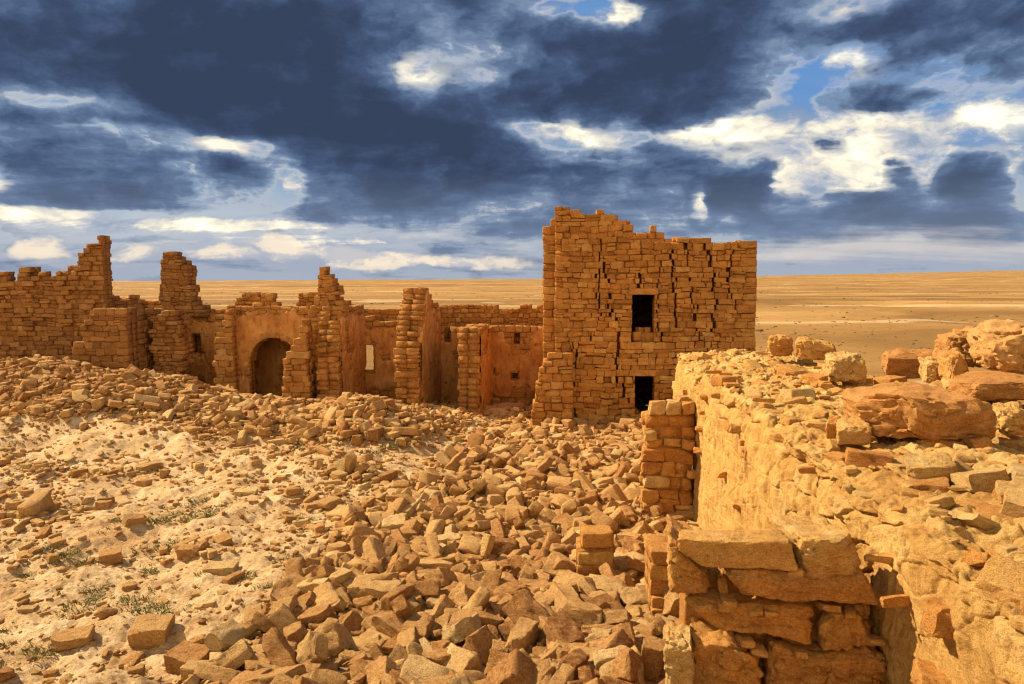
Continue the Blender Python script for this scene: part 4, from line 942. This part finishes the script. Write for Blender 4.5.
dark_bl = blobs(A1, [(120, 70, 190, 75, .75), (300, 60, 130, 70, .5), (400, 130, 95, 65, .75), (440, 180, 110, 40, .5), (60, 185, 62, 20, .7), (510, 60, 50, 50, .4), (690, 55, 105, 62, .85), (600, 90, 60, 45, .5), (648, 130, 14, 30, .5), (560, 200, 130, 50, .35),
                     (900, 20, 70, 22, .6), (1000, 25, 60, 30, .5), (860, 80, 60, 18, .4), (960, 85, 90, 14, .5), (730, 185, 55, 45, .45), (770, 200, 50, 34, .55), (860, 205, 80, 30, .65), (900, 165, 28, 16, .6), (968, 178, 36, 42, .75), (960, 222, 110, 16, .7), (820, 145, 34, 9, .4), (640, 215, 100, 40, .25), (260, 215, 10, 10, .1), (290, 235, 14, 6, .5)])
open_bl = blobs(A2_, [(235, 150, 62, 9, .8), (60, 100, 65, 8, .6), (290, 182, 18, 13, .75), (425, 76, 48, 22, .34), (410, 60, 30, 22, .3), (575, 132, 48, 16, .85), (530, 126, 40, 9, .6), (640, 138, 50, 9, .45), (600, 160, 60, 7, .3), (470, 60, 60, 34, .22), (100, 130, 90, 6, .35), (20, 205, 60, 5, .4), (622, 14, 34, 14, .7), (548, 8, 14, 9, .6), (702, 202, 8, 10, .85), (715, 132, 56, 12, .7), (800, 128, 90, 14, .7), (740, 155, 50, 10, .4),
                      (795, 182, 22, 22, 1.1), (770, 165, 60, 12, .5), (838, 180, 30, 12, .9), (870, 165, 30, 30, .5), (925, 165, 20, 22, .7), (985, 114, 70, 8, .55), (1015, 170, 10, 20, .45), (850, 2, 40, 8, .4), (930, 130, 60, 14, .6), (840, 60, 40, 20, .3), (0, 178, 20, 8, .5), (150, 120, 50, 8, .35), (110, 216, 120, 6, .45), (240, 226, 110, 5, .45), (60, 207, 60, 4, .4), (330, 240, 80, 5, .4)])
blue_bl = blobs(A1, [(870, 55, 95, 40, .9), (990, 75, 60, 30, .7), (600, 6, 50, 14, .9), (790, 85, 30, 20, .6), (940, 140, 80, 18, .6), (500, 30, 40, 30, .25), (420, 90, 60, 30, .3)])
# fractal parts: deck noise on a cloud plane (foreshortens to the horizon), puffs in angle space
zz_ = math_(t, 'ADD', math_(t, 'MAXIMUM', sx.outputs[2], 0.0), .11)
cp_ = N_(t, 'ShaderNodeCombineXYZ'); t.links.new(math_(t, 'DIVIDE', sx.outputs[0], zz_), cp_.inputs[0]); t.links.new(math_(t, 'DIVIDE', sx.outputs[1], zz_), cp_.inputs[1]); PL = cp_.outputs[0]
PLw = vm('MULTIPLY_ADD', wc, (.55, .55, 0), PL)
n_b = noise(t, PLw, 1.25, 9, .58)
n_st = noise(t, mapping(t, PL, (.55, 1.5, 1)), 1.1, 8, .62)
n_f = noise(t, mapping(t, A2_, (1, 1.7, 1)), 9, 9, .60)
vo = N_(t, 'ShaderNodeTexVoronoi', feature='F1', normalize=True); vo.inputs['Scale'].default_value = 13; vo.inputs['Detail'].default_value = 3; vo.inputs['Roughness'].default_value = .55
t.links.new(mapping(t, vm('MULTIPLY_ADD', wc, (.10, .08, 0), A0), (1, 1.4, 1)), vo.inputs['Vector'])
puff = math_(t, 'MULTIPLY_ADD', vo.outputs['Distance'], -1.0, .38)
nf0 = math_(t, 'SUBTRACT', n_f, .5); nb0 = math_(t, 'SUBTRACT', n_b, .5); ns0 = math_(t, 'SUBTRACT', n_st, .5)
nish = vm('SCALE', sky.outputs[0]); nish.node.inputs['Scale'].default_value = SKYS
clear = mix(t, ramp(t, el, [(0, 1), (.32, .45)]), nish, ramp(t, el, [(0.0, (.26, .30, .36)), (.025, (.25, .28, .36)), (.07, (.34, .37, .43)), (.14, (.14, .23, .37)), (.35, (.04, .12, .32))]))
clear = mix(t, ramp(t, blue_bl, [(.1, 0), (.8, .8)]), clear, (.085, .21, .44))
# thin high veil, bright where the sun is behind it
stre = math_(t, 'MULTIPLY', ramp(t, n_st, [(.44, 0), (.66, 1)]), ramp(t, el, [(.015, .15), (.05, .95), (.12, .75), (.2, .4)]))
opa = math_(t, 'ADD', math_(t, 'MULTIPLY_ADD', nf0, 2.4, open_bl), math_(t, 'MULTIPLY', ns0, 1.8))
opn = math_(t, 'MULTIPLY', ramp(t, opa, [(.05, 0), (.4, .6), (.9, 1)]), ramp(t, open_bl, [(.0, 0), (.22, 1)]))
bright = math_(t, 'ADD', math_(t, 'MULTIPLY', stre, .7), opn, clamp=True)
lum = math_(t, 'ADD', math_(t, 'MULTIPLY_ADD', nf0, 4.2, math_(t, 'MULTIPLY', bright, .56)), math_(t, 'MULTIPLY', puff, .8))
skyc = mix(t, bright, clear, ramp(t, lum, [(.0, (.20, .25, .34)), (.3, (.36, .38, .42)), (.55, (.58, .54, .46)), (.8, (.78, .71, .55)), (1, (.92, .85, .68))]))
deck = ramp(t, el, [(.055, 0), (.11, .12), (.17, .32), (.4, .40), (.8, .3)])
dens_ = math_(t, 'ADD', math_(t, 'ADD', math_(t, 'MULTIPLY', dark_bl, .62), deck), math_(t, 'MULTIPLY_ADD', nf0, .95, math_(t, 'MULTIPLY', nb0, 1.2)))
dens_ = math_(t, 'ADD', dens_, math_(t, 'MULTIPLY', puff, .28))
dens_ = math_(t, 'SUBTRACT', dens_, math_(t, 'MULTIPLY', open_bl, .80)); dens_ = math_(t, 'SUBTRACT', dens_, math_(t, 'MULTIPLY', blue_bl, .55))
dm = ramp(t, dens_, [(.02, 0), (.16, .5), (.36, 1)], 'EASE')
shade = math_(t, 'ADD', math_(t, 'MULTIPLY', nf0, .9), math_(t, 'MULTIPLY_ADD', nb0, .5, math_(t, 'MULTIPLY_ADD', puff, .45, dens_)))
dcol = ramp(t, shade, [(.14, (.40, .40, .41)), (.24, (.15, .205, .30)), (.42, (.078, .12, .205)), (.62, (.044, .071, .138)), (.8, (.032, .050, .098)), (1.0, (.025, .039, .076))])
dcol = mix(t, ramp(t, el, [(.03, .7), (.15, 0)]), dcol, (.15, .20, .29))
skyc = mix(t, dm, skyc, dcol)
cum = blobs(A2_, [(30, 243, 24, 7, .6), (48, 240, 14, 9, .6), (135, 248, 34, 8, .6), (230, 254, 26, 8, .7), (288, 250, 26, 13, .9), (345, 254, 22, 11, .9), (385, 258, 44, 8, .7), (460, 262, 60, 6, .7), (790, 253, 30, 6, .5)])
cm = ramp(t, math_(t, 'ADD', math_(t, 'MULTIPLY_ADD', nf0, 2.2, cum), math_(t, 'MULTIPLY', puff, .9)), [(.38, 0), (.62, .75), (.9, .95)]); cm = math_(t, 'MULTIPLY', cm, ramp(t, cum, [(.05, 0), (.25, 1)]))
skyc = mix(t, cm, skyc, ramp(t, lum, [(.1, (.40, .39, .40)), (.4, (.66, .56, .44))]))
rl = blobs(A2_, [(900, 248, 160, 11, .9), (700, 258, 120, 10, .4)]); skyc = mix(t, math_(t, 'MULTIPLY', ramp(t, math_(t, 'MULTIPLY_ADD', ns0, 2.0, rl), [(.1, 0), (.9, .8)]), ramp(t, rl, [(0, 0), (.15, 1)])), skyc, (.46, .43, .41))
# warm fill glow added to the unseen sky behind the viewer, lighting front faces
back_fill = math_(t, 'MULTIPLY', ramp(t, math_(t, 'MULTIPLY_ADD', sx.outputs[1], -.5, .5), [(.5, 0), (.72, .8)]), ramp(t, sx.outputs[2], [(0, 1), (.55, 1), (.8, .3)]))
skyc = mix(t, back_fill, skyc, (1.02, .77, .45))
t.links.new(skyc, bg.inputs['Color']); bg.inputs['Strength'].default_value = .82
sun = bpy.data.lights.new('sun', 'SUN'); so = bpy.data.objects.new('sun', sun); COL.objects.link(so)
sun.energy = 5.0; sun.angle = math.radians(.6); sun.color = (1.0, .81, .55)
so.rotation_euler = Euler((math.pi / 2 - SUN_EL, 0, -SUN_AZ + math.pi), 'XYZ')
so.location = (-30, 10, 40)
vs_ = SC.view_settings; vs_.view_transform = 'Standard'; vs_.look = 'None'; vs_.gamma = 1; vs_.use_curve_mapping = False; vs_.exposure = 0.85
SC.cycles.max_bounces = 6; SC.cycles.diffuse_bounces = 3; SC.cycles.adaptive_threshold = .015; SC.cycles.filter_width = 1.25; SC.cycles.sample_clamp_indirect = 4
